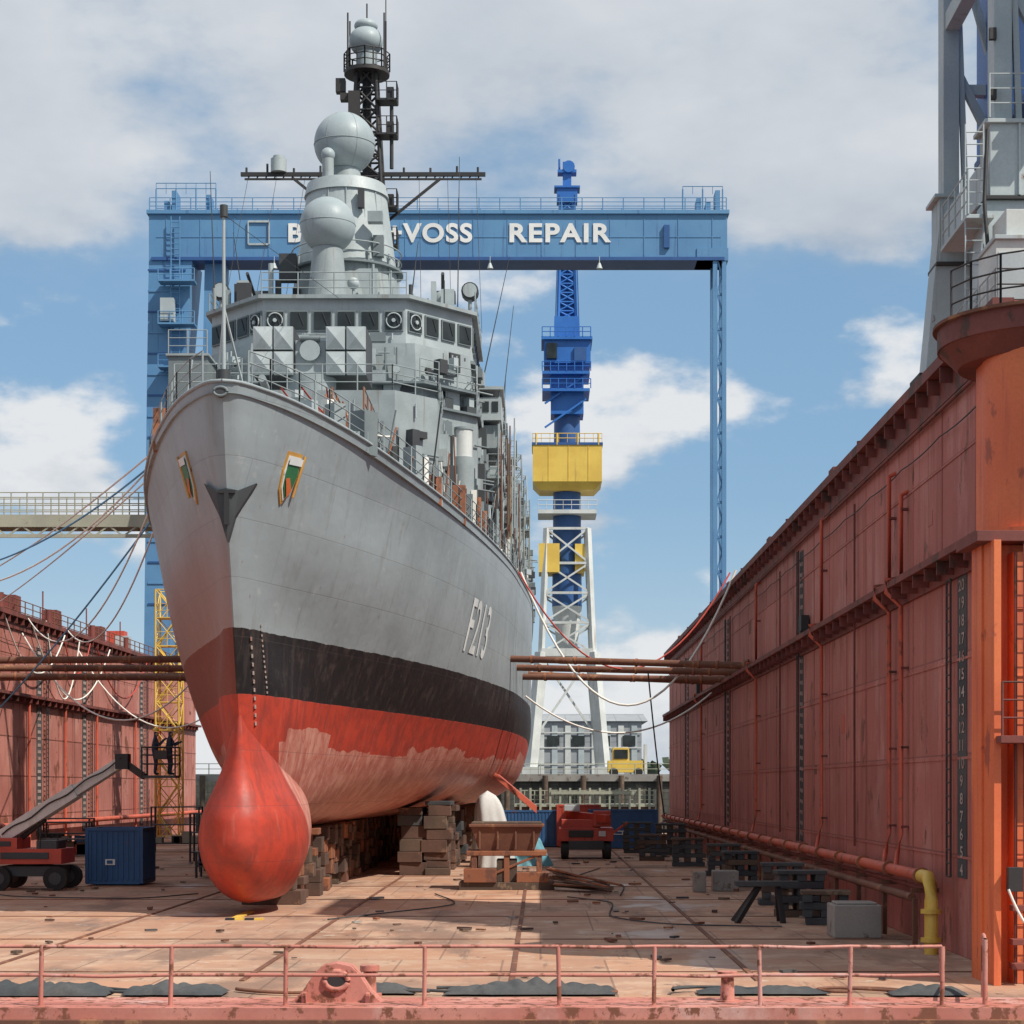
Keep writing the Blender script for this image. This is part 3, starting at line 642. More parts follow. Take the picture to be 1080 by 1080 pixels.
# ---------------------------------------------------------------- dock walls
def dwall(name,x,sg,mat,y0,y1):
    root=empty(name)
    b=B('wall_plating'); b.bx(x,x+sg*4.6,y0,y1,-2.5,ZW,mat); b.done(root)
    b=B('wall_stiffeners')
    b.bx(x-sg*.45,x+sg*.02,y0,y1,ZW-.22,ZW+.06,'dark_red'); b.bx(x-sg*.12,x,y0,y1,ZW-.9,ZW-.22,'dark_red')
    b.bx(x-sg*.55,x,y0,y1,9.62,9.80,'dark_red'); b.bx(x-sg*.08,x,y0,y1,9.2,9.62,'dark_red')
    for z in(2.4,4.8,7.2,12.2): b.bx(x-sg*.025,x,y0,y1,z-.03,z+.03,mat)
    yy=y0+1
    while yy<y1:
        b.box((x-sg*.22,yy,ZW-.42),(.42,.06,.38),'dark_red'); b.box((x-sg*.26,yy,9.45),(.5,.06,.32),'dark_red'); yy+=1.5
    yy=y0+3.5
    while yy<y1: b.bx(x-sg*.018,x,yy-.03,yy+.03,0,9.2,mat); b.bx(x-sg*.018,x,yy-.03,yy+.03,9.9,ZW-.9,mat); yy+=3.75
    yy=y0+2
    while yy<y1-2: b.tube(rope_pts((x-sg*.12,yy,12.95),(x-sg*.12,min(yy+5,y1),12.95),.07,6),.018,'black_steel',5); yy+=5
    rr=random.Random(int(abs(x)*10))
    for i in range(14):
        yy=rr.uniform(y0+8,y1-2); z=rr.choice([rr.uniform(1,9),rr.uniform(10,13.5)]); w=rr.uniform(.3,1.0)
        b.bx(x-sg*.012,x,yy,yy+w,z,z+rr.uniform(.25,.8),rr.choice(['pipe_red',mat,mat,'rust_steel']))
    b.done(root)
    return root
rw=dwall('dock_wall',XR,1,'wall_red',40.9,150)
lw=dwall('dock_wall',XL,-1,'wall_pink',40,176)
b=B('wall_pipes')
b.cyl((XR-.55,47.5,1.85),(XR-.55,150,1.85),.15,'pipe_red'); b.cyl((XR-.6,49,1.25),(XR-.6,150,1.25),.11,'rust_steel'); b.cyl((XR-.35,48,1.5),(XR-.35,150,1.5),.07,'dark_red')
y=48
while y<150: 
    b.cyl((XR-.55,y,1.85),(XR-.55,y+.12,1.85),.22,'rust_orange'); b.box((XR-.35,y+.6,1.45),(.7,.1,.12),'rust_steel'); b.box((XR-.6,y+.6,.6),(.12,.12,1.3),'rust_steel'); y+=4.3
b.tube([(XR-.55,48.2,1.85),(XR-.55,47.2,1.85),(XR-.6,46.7,1.7),(XR-.62,46.5,1.3),(XR-.62,46.5,.0)],.17,'yellow_paint',12)
for z in(.3,1.0): b.cyl((XR-.62,46.5,z),(XR-.62,46.5,z+.1),.26,'yellow_paint')
for yv,zt in((52.6,12.2),(54.4,13.0),(67.5,13.6),(88,13.5),(118,13)):
    b.tube([(XR-.2,yv,zt),(XR-.2,yv,9.95),(XR-.62,yv,9.85),(XR-.62,yv,9.5),(XR-.2,yv,9.1),(XR-.2,yv,2.8),(XR-.35,yv-.3,2.3),(XR-.5,yv-.8,1.95)],.065,'pipe_red',8)
    b.cyl((XR-.2,yv,zt),(XR,yv,zt+.1),.06,'pipe_red')
    z=3
    while z<zt: b.box((XR-.1,yv,z),(.24,.22,.06),'dark_red'); z+=2.2
for yv in(61,80,101): b.cyl((XR-.1,yv,2.2),(XR-.1,yv,13.2),.035,'dark_red',seg=6)
b.cyl((XR-.12,41.5,13.6),(XR-.12,150,13.6),.05,'dark_red')
for yy in (72,100,120): b.box((XR-.2,yy,10.3),(.3,.7,.6),'black_steel')
b.done(rw)
b=B('wall_ladders')
for yy,z0,z1 in((45.8,1.9,9.2),(74,2,13.3),(103,2,13.2),(131,2,13)):
    b.bx(XR-.02,XR,yy-.5,yy+.5,z0,z1,'tarp_dark')
    b.ladder(XR-.16,yy+ (0.85 if yy<50 else 0),z0,z1,'black_steel',w=.45,st=.33,r=.028)
b.done(rw)
for i in range(17):
    text(str(20-i),'draft_number',(XR-.035,45.8,9.0-.43*i-.15),(R(90),0,R(-90)),.38,'mark_white',rw,sx=1.7,off=.006,ext=0)
b=B('draft_marks')
for yy in(74,103,131):
    z=2.2
    while z<13:
        b.bx(XR-.03,XR-.005,yy-.36,yy-.08,z,z+.15,'mark_white'); b.bx(XR-.03,XR-.005,yy+.1,yy+.33,z+.04,z+.17,'mark_white'); z+=.42
b.done(rw)
b=B('wall_top_rail')
b.rail([(XR+.5,58,ZW),(XR+.5,150,ZW)],h=1.05,n=2,sp=2.2,mat='dark_red',r=.025)
for yy in(62,80,98,116,134): b.cyl((XR+.3,yy,ZW),(XR+.3,yy,ZW+.8),.16,'dark_red'); b.box((XR,yy+3,ZW+.2),(.5,1.0,.4),'dark_red')
b.done(rw)
b=B('wall_pipes')
for yv in(118,127,136,149,158): b.cyl((XL+.2,yv,0),(XL+.2,yv,9.6),.09,'pipe_red'); 
b.cyl((XL+.5,100,1.8),(XL+.5,176,1.8),.17,'pipe_red')
for yy in(121,133,152):
    b.bx(XL,XL+.03,yy-.6,yy+.6,1,13,'tarp_dark'); z=1.2
    while z<13: b.bx(XL+.03,XL+.05,yy-.4,yy+.3,z,z+.2,'mark_white'); z+=.42
    b.ladder(XL+.25,yy+1.2,0,14,'black_steel',r=.035)
b.rail([(XL-.3,85,ZW),(XL-.3,176,ZW)],h=1.1,n=3,sp=1.8,mat='rust_steel',r=.03,pr=.04)
for yy in(118,128,141,150): b.box((XL-1,yy,ZW+.7),(1,1.3,1.4),rb.choice(['dark_red','crane_gray'])); 
b.box((XL-1.5,150,ZW+.9),(1.4,1.2,1.8),'machine_red')
for yy in(112,123,135,146,160): b.cyl((XL+.1,yy,ZW),(XL+.1,yy,ZW+1.0),.2,'dark_red'); b.cyl((XL-.8,yy+2,ZW),(XL-.8,yy+2,ZW+2.4),.05,'dark_red')
b.done(lw)

# end buttress with drum and cap (right)
b=B('wall_end_tower')
x0=9.3
b.bx(x0,16,40.0,40.9,-2.5,9.2,'orange_red'); b.bx(x0+.55,16,39.5,40.0,.0,9.0,'orange_red')
b.bx(x0-.25,16,39.3,41.3,9.2,9.42,'dark_red'); b.bx(x0+.05,x0+.2,39.1,40.0,0,9.2,'orange_red')
b.bx(x0+.1,16,38.7,39.5,5.0,5.15,'dark_red'); b.rail([(x0+.15,38.8,5.15),(12,38.8,5.15)],h=1.1,n=3,sp=.8,mat='dark_red')
for z in(1.2,2.6,4.0,6.4,7.8): b.bx(x0+.56,16,39.47,39.5,z,z+.05,'orange_red')
b.bx(x0+.56,x0+.62,39.44,39.5,0,9,'dark_red')
b.ladder(x0+.9,39.35,0,9.2,'dark_red',axis='x',r=.015,w=.35)
b.cyl((10.95,41.0,9.42),(10.95,41.0,13.4),1.37,'orange_red',seg=48); b.cyl((10.95,41,9.42),(10.95,41,9.58),1.47,'orange_red',seg=48)
b.cyl((11.1,41.6,13.3),(11.1,41.6,13.7),1.9,'dark_red',2.3,seg=56); b.cyl((11.1,41.6,13.7),(11.1,41.6,14.15),2.35,'dark_red',seg=56); b.cyl((11.1,41.6,14.15),(11.1,41.6,14.22),2.45,'rust_steel',seg=56)
b.bx(9.95,10.5,41.5,42.6,9.4,13.3,'dark_red'); b.bx(9.6,9.72,40.95,41.8,9.5,13.3,'orange_red')
b.rail([(11.1+2.2*math.cos(R(a)),41.6+2.2*math.sin(R(a)),14.22) for a in range(190,300,20)],h=1.1,n=3,sp=.7,mat='black_steel',r=.022,pr=.03)
b.box((9.75,39.0,2.2),(.3,.2,.5),'black_steel'); b.tube(rope_pts((9.6,38.9,2.0),(10.6,38.6,1.2),.5),.03,'rope_white',6)
for z in(.4,.9,1.6): b.box((9.9,39.2,z),(.35,.3,.12),'dark_red')
b.done(rw,bev=.015)

# ---------------------------------------------------------------- crane on right wall
b=B('dockside_crane'); C='crane_gray'; DX=1.05
for (x,y) in((10.35,48),(16.5,48),(10.35,54),(16.5,54)):
    sgn=1 if x<13 else -1
    b.prism([(x-.55,y-.5),(x+.55,y-.5),(x+.55,y+.5),(x-.55,y+.5)],15.6,20.4,C,top=[(x+sgn*.35-.45,y-.45),(x+sgn*.35+.6,y-.45),(x+sgn*.35+.6,y+.45),(x+sgn*.35-.45,y+.45)])
    b.box((x,y,15.1),(1.3,2.8,.9),C)
    for k in(-.9,.9): b.cyl((x-.25,y+k,14.95),(x+.25,y+k,14.95),.33,'black_steel',seg=18)
    b.box((x,y,15.65),(1.5,1.4,.2),'black_steel')
for y in(48,54):
    b.bx(10.2,17,y-.55,y+.55,18.9,20.7,C); b.bx(10.05,17.1,y-.65,y+.65,20.7,20.8,C); b.bx(10.1,17.1,y-.6,y+.6,18.8,18.9,'black_steel')
    for x in(10.9,11.5,12.1,12.7): b.bx(x,x+.06,y-.62,y-.55,18.9,20.7,C)
    b.bx(10.35,10.8,y-.35,y+.35,20.8,28,C); b.bx(15.9,16.4,y-.35,y+.35,20.8,28,C)
    b.beam((11.0,y-.2,20.8),(10.75,y-.2,28),.16,.16,C); b.beam((10.8,y-.1,24.4),(12.6,y-.1,20.8),.22,.22,C); b.beam((11.0,y-.1,27.5),(12.5,y-.1,22.0),.2,.2,C)
    b.beam((10.6,y,23.9),(16,y,23.9),.3,.3,C)
for x in(10.6,16.2): b.bx(x-.3,x+.3,48.55,53.45,19.2,20.2,C); b.bx(x-.2,x+.2,48.35,53.65,25.5,26,C)
b.bx(9.85,11.2,45.4,47.2,15.3,17.2,'white_steel'); b.bx(9.8,11.25,45.3,47.3,17.2,17.3,C); b.bx(10.15,11.0,45.6,47.0,17.3,18.0,'white_steel'); b.bx(9.9,10.6,45.36,45.4,15.6,16.9,C)
b.bx(9.7,13,45.0,47.4,15.1,15.3,'black_steel'); b.bx(9.9,10.1,45.2,45.4,14.6,15.1,C)
b.rail([(9.75,45.0,15.3),(13,45.0,15.3)],h=1.1,n=3,sp=.8,mat='black_steel'); b.rail([(9.75,45.0,15.3),(9.75,50,15.3)],h=1.1,n=3,sp=.8,mat=C)
b.rail([(10.15,47.3,20.8),(16,47.3,20.8)],h=1.1,n=3,sp=1,mat=C); b.rail([(9.55,47,18.3),(9.55,50,18.3)],h=1.1,n=3,sp=.8,mat=C); b.bx(9.5,10.2,47,50,18.2,18.3,C)
b.ladder(9.75,47.2,15.3,20.6,C,axis='x'); b.tube([(10.0,46.8,17.3),(9.95,47,18.6),(10.1,47.3,20.5)],.05,'black_steel')
for z in(21.5,23,24.5,26): b.box((10.3,47.6,z),(.18,.12,.3),'black_steel')
b.prism([(11.6,46.6),(15,46.6),(15,55),(11.6,55)],22.2,30,'blue_crane'); b.bx(11.55,15.1,46.5,55.1,22.0,22.2,'blue_dark'); b.bx(11.56,11.6,47,48.4,22.8,23.9,'paint_white'); b.cyl((13.5,51,20.8),(13.5,51,22.0),1.6,'crane_gray',seg=30)
b.box((11.9,46.55,21.6),(.5,.3,.6),'paint_white')
b.v=[(x+DX,y,z) for x,y,z in b.v]; b.done(bev=.015)

# ---------------------------------------------------------------- portal gantry
g=empty('gantry_crane'); D=175.; k=2000/D
def gx(px): return (px-570)/k
def gz(py): return H+(830-py)/k
b=B('gantry_frame'); BG='blue_gantry'
b.bx(gx(157),gx(767),D,D+3.0,gz(272),gz(226),BG)
b.bx(gx(155),gx(769),D-.25,D+3.25,gz(226),gz(222),BG); b.bx(gx(160),gx(764),D-.2,D+3.2,gz(275),gz(271.5),'blue_dark')
for px in range(175,760,36): b.bx(gx(px),gx(px)+.06,D-.05,D,gz(270),gz(227),BG)
b.bx(gx(165),gx(760),D-.04,D,gz(250.5),gz(249.8),BG)
b.rail([(gx(158),D-.1,gz(222)),(gx(766),D-.1,gz(222))],h=1.15,n=3,sp=1.9,mat=BG,r=.035,pr=.05); b.rail([(gx(158),D+3.1,gz(222)),(gx(766),D+3.1,gz(222))],h=1.15,n=3,sp=1.9,mat=BG,r=.035,pr=.05)
for dy in(.2,2.8):
    b.bx(gx(752),gx(756.5),D+dy-.25,D+dy+.25,-2.6,gz(272),BG); b.bx(gx(761.5),gx(766),D+dy-.25,D+dy+.25,-2.6,gz(272),BG)
z=gz(272)
while z>0:
    b.bx(gx(756),gx(762),D+.1,D+.3,z-.25,z,BG)
    b.beam((gx(756.5),D+.2,z),(gx(761.5),D+.2,z-1.6),.14,.14,BG); b.beam((gx(761.5),D+.2,z-1.6),(gx(756.5),D+.2,z-3.2),.14,.14,BG); z-=3.2
b.prism([(gx(735),D-.1),(gx(768),D-.1),(gx(768),D+3.1),(gx(735),D+3.1)],gz(275)-.0,gz(262),BG)
b.bx(gx(700),gx(735),D+.2,D+2.8,gz(278)+.4,gz(272),'blue_dark')
def slab(px0t,px1t,px0b,px1b,pyt,pyb,y0,y1,mat):
    b.prism([(gx(px0b),y0),(gx(px1b),y0),(gx(px1b),y1),(gx(px0b),y1)],gz(pyb),gz(pyt),mat,top=[(gx(px0t),y0),(gx(px1t),y0),(gx(px1t),y1),(gx(px0t),y1)])
slab(157,203,155,192,272,400,D,D+5,BG); slab(155,192,150,170,400,860,D,D+5,BG)
slab(214,236,205,222,272,700,D+1,D+3,BG); 
for py in range(285,640,22): b.bx(gx(156),gx(156)+ (196-156-(py-285)*.05)/k,D-.08,D,gz(py)-.08,gz(py)+.08,'blue_dark' if py%44==21 else BG)
b.ladder(gx(186),D-.5,gz(430),gz(230),BG,axis='x',w=.8,r=.06,st=.5)
for py in(300,345,390): b.bx(gx(170),gx(208),D-1.6,D-.1,gz(py)-.1,gz(py)+.05,BG); b.rail([(gx(170),D-1.5,gz(py)),(gx(208),D-1.5,gz(py))],h=1.1,n=2,sp=1,mat=BG,r=.04,pr=.05)
b.bx(gx(172),gx(186),D-1.4,D-.2,gz(342),gz(318),'crane_gray')
for px in(172,180,216,735,745,755): b.bx(gx(px),gx(px+5),D+.5,D+2.5,gz(222),gz(222)+rb.uniform(.9,2.1),BG)
b.rail([(gx(165),D-.1,gz(205)),(gx(228),D-.1,gz(205))],h=1,n=2,sp=1,mat=BG,r=.04); b.rail([(gx(720),D-.1,gz(205)),(gx(762),D-.1,gz(205))],h=.7,n=1,sp=1,mat=BG,r=.04)
for px in(165,186,207,228,720,741,762): b.cyl((gx(px),D-.1,gz(222)),(gx(px),D-.1,gz(200)),.07,BG,seg=6)
for px in(290,517,415,632): b.cyl((gx(px),D-.5,gz(272)),(gx(px),D-.5,gz(280)),.04,'crane_gray',seg=6); b.cyl((gx(px),D-.5,gz(285)),(gx(px),D-.5,gz(279)),.3,'crane_gray',.1,seg=10)
for a,c in(((262,234),(284,234)),((262,258),(284,258)),((262,234),(262,258)),((284,234),(284,258))): b.beam((gx(a[0]),D-.1,gz(a[1])),(gx(c[0]),D-.1,gz(c[1])),.1,.18,'crane_gray')
b.bx(gx(700),gx(706),D-.3,D,gz(262),gz(238),'blue_dark')
b.done(g)
text('BLOHM+VOSS','gantry_lettering',(gx(303),D-.08,gz(255)),(R(90),0,0),2.35,'paint_white',g,sx=1.06,off=.075,ext=.02,align='LEFT',space=1.12)
text('REPAIR','gantry_lettering',(gx(536),D-.08,gz(255)),(R(90),0,0),2.35,'paint_white',g,sx=1.14,off=.075,ext=.02,align='LEFT',space=1.14)

# ---------------------------------------------------------------- quay, tower crane, background
QZ=5.2
b=B('quay'); b.bx(-400,-8,205,900,-3,QZ,'quay_stone'); b.bx(-8,400,200,900,-3,QZ,'quay_stone'); b.bx(-400,400,199.6,200.6,QZ-.5,QZ+.25,'concrete')
for x in range(-60,80,4): b.cyl((x+.5,199.2,-3),(x+.5,199.2,QZ+.1),.3,'timber',seg=10)
b.rail([(-60,200.2,QZ+.25),(80,200.2,QZ+.25)],h=1.1,n=2,sp=2.5,mat='walkway',r=.04,pr=.05)
b.done()
D=222.; k=2000/D
c=empty('tower_crane'); b=B('crane_structure'); W='white_steel'; BC='blue_crane'
cx=gx(598)
def leg(ax,ay):
    p0=Vector((cx+ax*4.3,D+ay*4.0,QZ)); p1=Vector((cx+ax*3.0,D+ay*3.0,gz(690))); p2=Vector((cx+ax*2.4,D+ay*2.2,gz(560)))
    b.beam(p0,p1,1.1,1.1,W); b.beam(p1,p2,.55,.55,W)
    b.box((p0.x,p0.y,QZ+.6),(1.8,2.6,1.2),W)
    return p0,p1,p2
LG={(a,c2):leg(a,c2) for a in(-1,1) for c2 in(-1,1)}
cor=[(-1,-1),(1,-1),(1,1),(-1,1)]
def lerpL(key,t):
    p0,p1,p2=LG[key]; return p0.lerp(p1,t*2) if t<.5 else p1.lerp(p2,(t-.5)*2)
lev=[.5,.62,.74,.86,1.0]
for a,e in zip(lev[:-1],lev[1:]):
    for i in range(4):
        A,Bk=cor[i],cor[(i+1)%4]
        b.beam(lerpL(A,a),lerpL(Bk,e),.2,.2,W); b.beam(lerpL(Bk,a),lerpL(A,e),.2,.2,W); b.beam(lerpL(A,e),lerpL(Bk,e),.28,.28,W)
for i in range(4): b.beam(lerpL(cor[i],.5),lerpL(cor[(i+1)%4],.5),.7,.9,W); b.beam(lerpL(cor[i],.15),lerpL(cor[(i+1)%4],.5),.25,.25,W)
b.cyl((cx,D,gz(640)),(cx,D,gz(395)),1.75,'blue_dark',1.45,seg=24)
b.cyl((cx,D,gz(700)),(cx,D,gz(640)),1.0,W,1.75,seg=20)
YP='yellow_paint'
b.prism([(cx-3.2,D-2.4),(cx+3.2,D-2.4),(cx+3.2,D+2.4),(cx-3.2,D+2.4)],gz(520),gz(512),YP,top=[(cx-4,D-3),(cx+4,D-3),(cx+4,D+3),(cx-4,D+3)]); b.bx(cx-4,cx+4,D-3,D+3,gz(512),gz(474),YP); b.bx(cx-4.1,cx+4.1,D-3.1,D+3.1,gz(474),gz(471.5),'blue_dark')
for dx in(-2.2,.1,2.4): b.bx(cx+dx,cx+dx+.07,D-3.05,D-3,gz(512),gz(474),YP)
for dx in(-3.6,-1.2,1.2,3.6): b.cyl((cx+dx,D-3,gz(474)),(cx+dx,D-3,gz(462)),.12,YP,seg=6)
b.rail([(cx-4,D-3,gz(472)),(cx+4,D-3,gz(472))],h=1.1,n=2,sp=1,mat=YP,r=.05)
b.bx(cx-3.3,cx-.9,D-2.6,D+2.2,gz(606),gz(576),YP); b.bx(cx+.9,cx+2.0,D-2.2,D+2.2,gz(606),gz(576),YP)
b.bx(cx-3.4,cx+3.4,D-2.8,D+2.8,gz(545),gz(541),W); b.rail([(cx-3.4,D-2.8,gz(541)),(cx+3.4,D-2.8,gz(541))],h=1.1,n=2,sp=1,mat=W,r=.05)
b.bx(cx-2.7,cx+2.7,D-2.6,D+2.8,gz(388),gz(362),BC)
b.bx(cx-1.5,cx+1.4,D-2,D+2,gz(362),gz(338),BC); b.bx(cx-3,cx+2.9,D-3,D+3,gz(364),gz(361),BC); b.bx(cx-2.9,cx+2.6,D-3,D+3,gz(400),gz(397),BC); b.bx(cx-2.9,cx+2.6,D-3,D+3,gz(418),gz(415),BC); b.bx(cx-1.9,cx+1.9,D-2,D+2,gz(440),gz(388),BC)
for zz in(361,397,415): b.rail([(cx-2.9,D-3,gz(zz)),(cx+2.7,D-3,gz(zz))],h=1.1,n=2,sp=.9,mat=BC,r=.05,pr=.06)
b.bx(cx-2.4,cx-1.2,D-3.1,D-1,gz(384),gz(368),'window_glass'); b.bx(cx+.8,cx+2.2,D-2.9,D-2.6,gz(386),gz(372),'blue_dark')
for zz in(430,455): b.beam((cx-2.6,D-2.4,gz(zz)),(cx+2.2,D-2.4,gz(zz-30)),.2,.2,BC)
b.lattice(cx,D,gz(340),gz(205),2.1,1.3,14,.22,BC,cr=.55); b.prism([(cx-.8,D-.6),(cx+.8,D-.6),(cx+.8,D+.6),(cx-.8,D+.6)],gz(340),gz(205),BC,top=[(cx-.5,D-.5),(cx+.5,D-.5),(cx+.5,D+.5),(cx-.5,D+.5)])
b.bx(cx-1.2,cx+1.2,D-1,D+1,gz(215),gz(200),BC); b.bx(cx-1.5,cx+1.5,D-1.2,D+1.2,gz(201),gz(199),BC); b.bx(cx-.5,cx+.5,D-.5,D+.5,gz(199),gz(172),BC); b.bx(cx-1.1,cx+1.1,D-.8,D+.8,gz(184),gz(181),BC); b.cyl((cx-.9,D,gz(181)),(cx-.9,D,gz(168)),.12,BC); b.cyl((cx+.7,D,gz(181)),(cx+.7,D,gz(172)),.12,BC)
b.cyl((cx+.2,D-.9,gz(178)),(cx+.2,D+.9,gz(178)),.7,BC)
for dx in(-.9,.9): b.cyl((cx+dx*1.6,D-1.5,gz(362)),(cx+dx,D-1,gz(208)),.06,'blue_dark',seg=5)
b.done(c)

b=B('warehouse')
b.bx(-16,16,300,330,QZ,QZ+9.3,'roof_gray')
b.prism([(-17,299.5),(17,299.5),(17,331),(-17,331)],QZ+9.3,QZ+11,'roof_gray',top=[(-17,314),(17,314),(17,316),(-17,316)])
for i in range(15):
    x=-15+i*2.1; b.bx(x,x+.9,299.8,300,QZ+.5,QZ+8.6,'white_steel' if i%2 else 'crane_gray')
for z in(2.4,5,7.4): b.bx(-16,16,299.7,299.78,QZ+z,QZ+z+.2,'white_steel')
for i in range(8): b.bx(-15+i*4,-13+i*4,299.6,299.75,QZ+5.4,QZ+7,'window_glass')
b.done()
b=B('harbour_building'); b.bx(22,75,260,290,QZ,QZ+7,'roof_gray'); b.bx(24,60,262,285,QZ+7,QZ+8,'white_steel')
for i in range(14): b.bx(23+i*3.6,25+i*3.6,259.8,260,QZ+4,QZ+5.6,'window_glass')
b.done()
b=B('quayside_forklift')
ex=gx(655)
for dx in(-1.4,1.3): b.cyl((ex+dx,207.9,QZ+.5),(ex+dx,208.3,QZ+.5),.5,'rubber',seg=16)
b.bx(ex-2,ex+1.8,208,211,QZ+.5,QZ+1.8,'yellow_paint'); b.bx(ex-1.5,ex+.3,208.1,210.5,QZ+1.8,QZ+3.2,'yellow_paint'); b.bx(ex-1.35,ex+.15,208,208.1,QZ+2.0,QZ+3.0,'window_glass'); b.bx(ex+2.0,ex+2.3,208.4,210.4,QZ,QZ+3.6,'white_steel'); b.bx(ex+2.3,ex+3.4,208.6,208.9,QZ+.3,QZ+.42,'black_steel')
b.bx(ex-1.4,ex+.2,208.2,210.4,QZ+3.2,QZ+3.3,'white_steel')
b.done()
b=B('dock_gate_platform')
b.bx(-2.5,11,182,188,-2.7,2.2,'rust_steel'); b.bx(-2.5,11,181.8,188.2,2.2,2.45,'walkway')
for i in range(14): b.bx(-2+i*.95,-1.8+i*.95,181.6,182,0,4.0,'walkway')
b.rail([(-2.5,182,2.45),(11,182,2.45)],h=1.3,n=3,sp=1,mat='walkway',r=.04,pr=.06); b.bx(1,9,181.5,181.8,3.4,3.7,'walkway')
b.done()
b=B('distant_tree_line'); rt=random.Random(2)
vs=[];fs=[]
for i in range(1400):
    x=rt.uniform(-900,900); y=rt.uniform(900,960); z=QZ+rt.uniform(0,15)*(.5+.5*math.sin(x*.013)); r=rt.uniform(1.5,4.5)
    a=rt.random()*3; o=len(vs)
    for j in range(4): vs.append((x+r*math.cos(a+j*1.57),y+rt.uniform(-2,2),z+r*math.sin(a+j*1.57)*.8))
    fs.append((o,o+1,o+2,o+3))
b.add(vs,fs,'foliage_far'); b.bx(-900,900,950,965,-3,10,'foliage_far'); b.done()

# ---------------------------------------------------------------- gangway, shores, ropes, hoses
b=B('gangway_bridge'); y=85
b.bx(-33,-17.3,y,y+1.4,16.0,16.15,'walkway'); b.bx(-33,-17.3,y-.06,y,15.75,16.3,'walkway'); b.bx(-33,-17.3,y+1.4,y+1.46,15.75,16.3,'walkway')
b.beam((-33,y,15.35),(-17.3,y,15.35),.12,.16,'walkway')
for i in range(13):
    x=-33+i*1.3
    if x+1.3<-17.2: b.beam((x,y,15.35),(x+.65,y,15.8),.05,.07,'walkway'); b.beam((x+.65,y,15.8),(x+1.3,y,15.35),.05,.07,'walkway')
b.rail([(-33,y,16.15),(-17.3,y,16.15)],h=1.15,n=4,sp=.7,mat='walkway',r=.025); b.rail([(-33,y+1.4,16.15),(-17.3,y+1.4,16.15)],h=1.15,n=4,sp=.7,mat='walkway',r=.025)
b.bx(-32.7,-32.5,y,y+1.4,ZW,16,'walkway')
b.done()
def shore(x0,z0,x1,z1,y0,y1,r=.17):
    b=B('breast_shore'); b.cyl((x0,y0,z0),(x1,y1,z1),r,'rust_steel',seg=16)
    d=Vector((x1-x0,y1-y0,z1-z0)).normalized()
    for p,s in((Vector((x0,y0,z0)),1),(Vector((x1,y1,z1)),-1)): b.cyl(p,p+d*s*.15,r*1.9,'rust_steel'); b.cyl(p+d*s*1.5,p+d*s*1.62,r*1.25,'rust_orange')
    for t in(.3,.55,.8):
        p=Vector((x0,y0,z0)).lerp(Vector((x1,y1,z1)),t); b.cyl(p,p+d*.1,r*1.2,'rust_orange')
    b.done()
for y,dz in((92,.2),(96,0),(101,-.2),(107,.3)):
    hx=hb(y-YS,10)
    shore(XC+hx,10.4+dz,XR-.1,9.9+dz*.4,y+4,y); shore(XL+.1,10.0+dz*.4,XC-hx,10.1+dz,y-2,y)
def rope(name,p,q,sag,r,mat):
    b=B(name); b.tube(rope_pts(p,q,sag),r,mat,7); b.done()
dk=lambda s,sg:(XC+sg*(hb(s,zdeck(s)-.01)+.02),Y(s),zdeck(s)+.1)
for s,q,sag,r,m_ in((10,(-32,104,15),.4,.035,'rope_white'),(12,(-32,96,15),1.2,.038,'rope_blue'),(14,(-32,112,15),.2,.035,'rope_white'),(12.5,(-32,90,14.9),2.6,.035,'rope_white'),
    (20,(-32,118,14.8),3.2,.038,'rope_white'),(22,(-31.5,99,5),.6,.04,'rope_blue'),(24,(-32,128,14.8),2.5,.04,'rope_white')):
    rope('mooring_rope',dk(s,-1),q,sag,r,m_)
for y0,y1,sg_ in((112,124,3.2),(118,137,4.4),(126,131,2.6),(135,150,3.6),(122,128,4.5)):
    rope('hanging_hose',(XL+.2,y0,ZW+.2),(XL+.9,y1,ZW-.6),sg_,.05,rb.choice(['rope_white','rope_white','hose_red']))
for y0 in(116,130):
    rope('hanging_hose',(XL+.3,y0,13.5),(XC-7.6,y0-10,13.5),5.5,.05,'rope_white')
rope('air_hose',(XC+hb(42,14)+.1,98,15.2),(XR-.2,97,15.2),6.9,.06,'rope_white')
rope('air_hose',(XC+hb(40,14)+.1,96,15.0),(XR-.2,100,15.4),5.0,.045,'hose_red')
rope('air_hose',(XC+hb(46,14)+.1,102,9),(XR-.3,108,9.6),2.2,.05,'rope_white')
rope('hanging_hose',(5.5,97,10),(6.8,104,2.5),.4,.04,'black_steel')

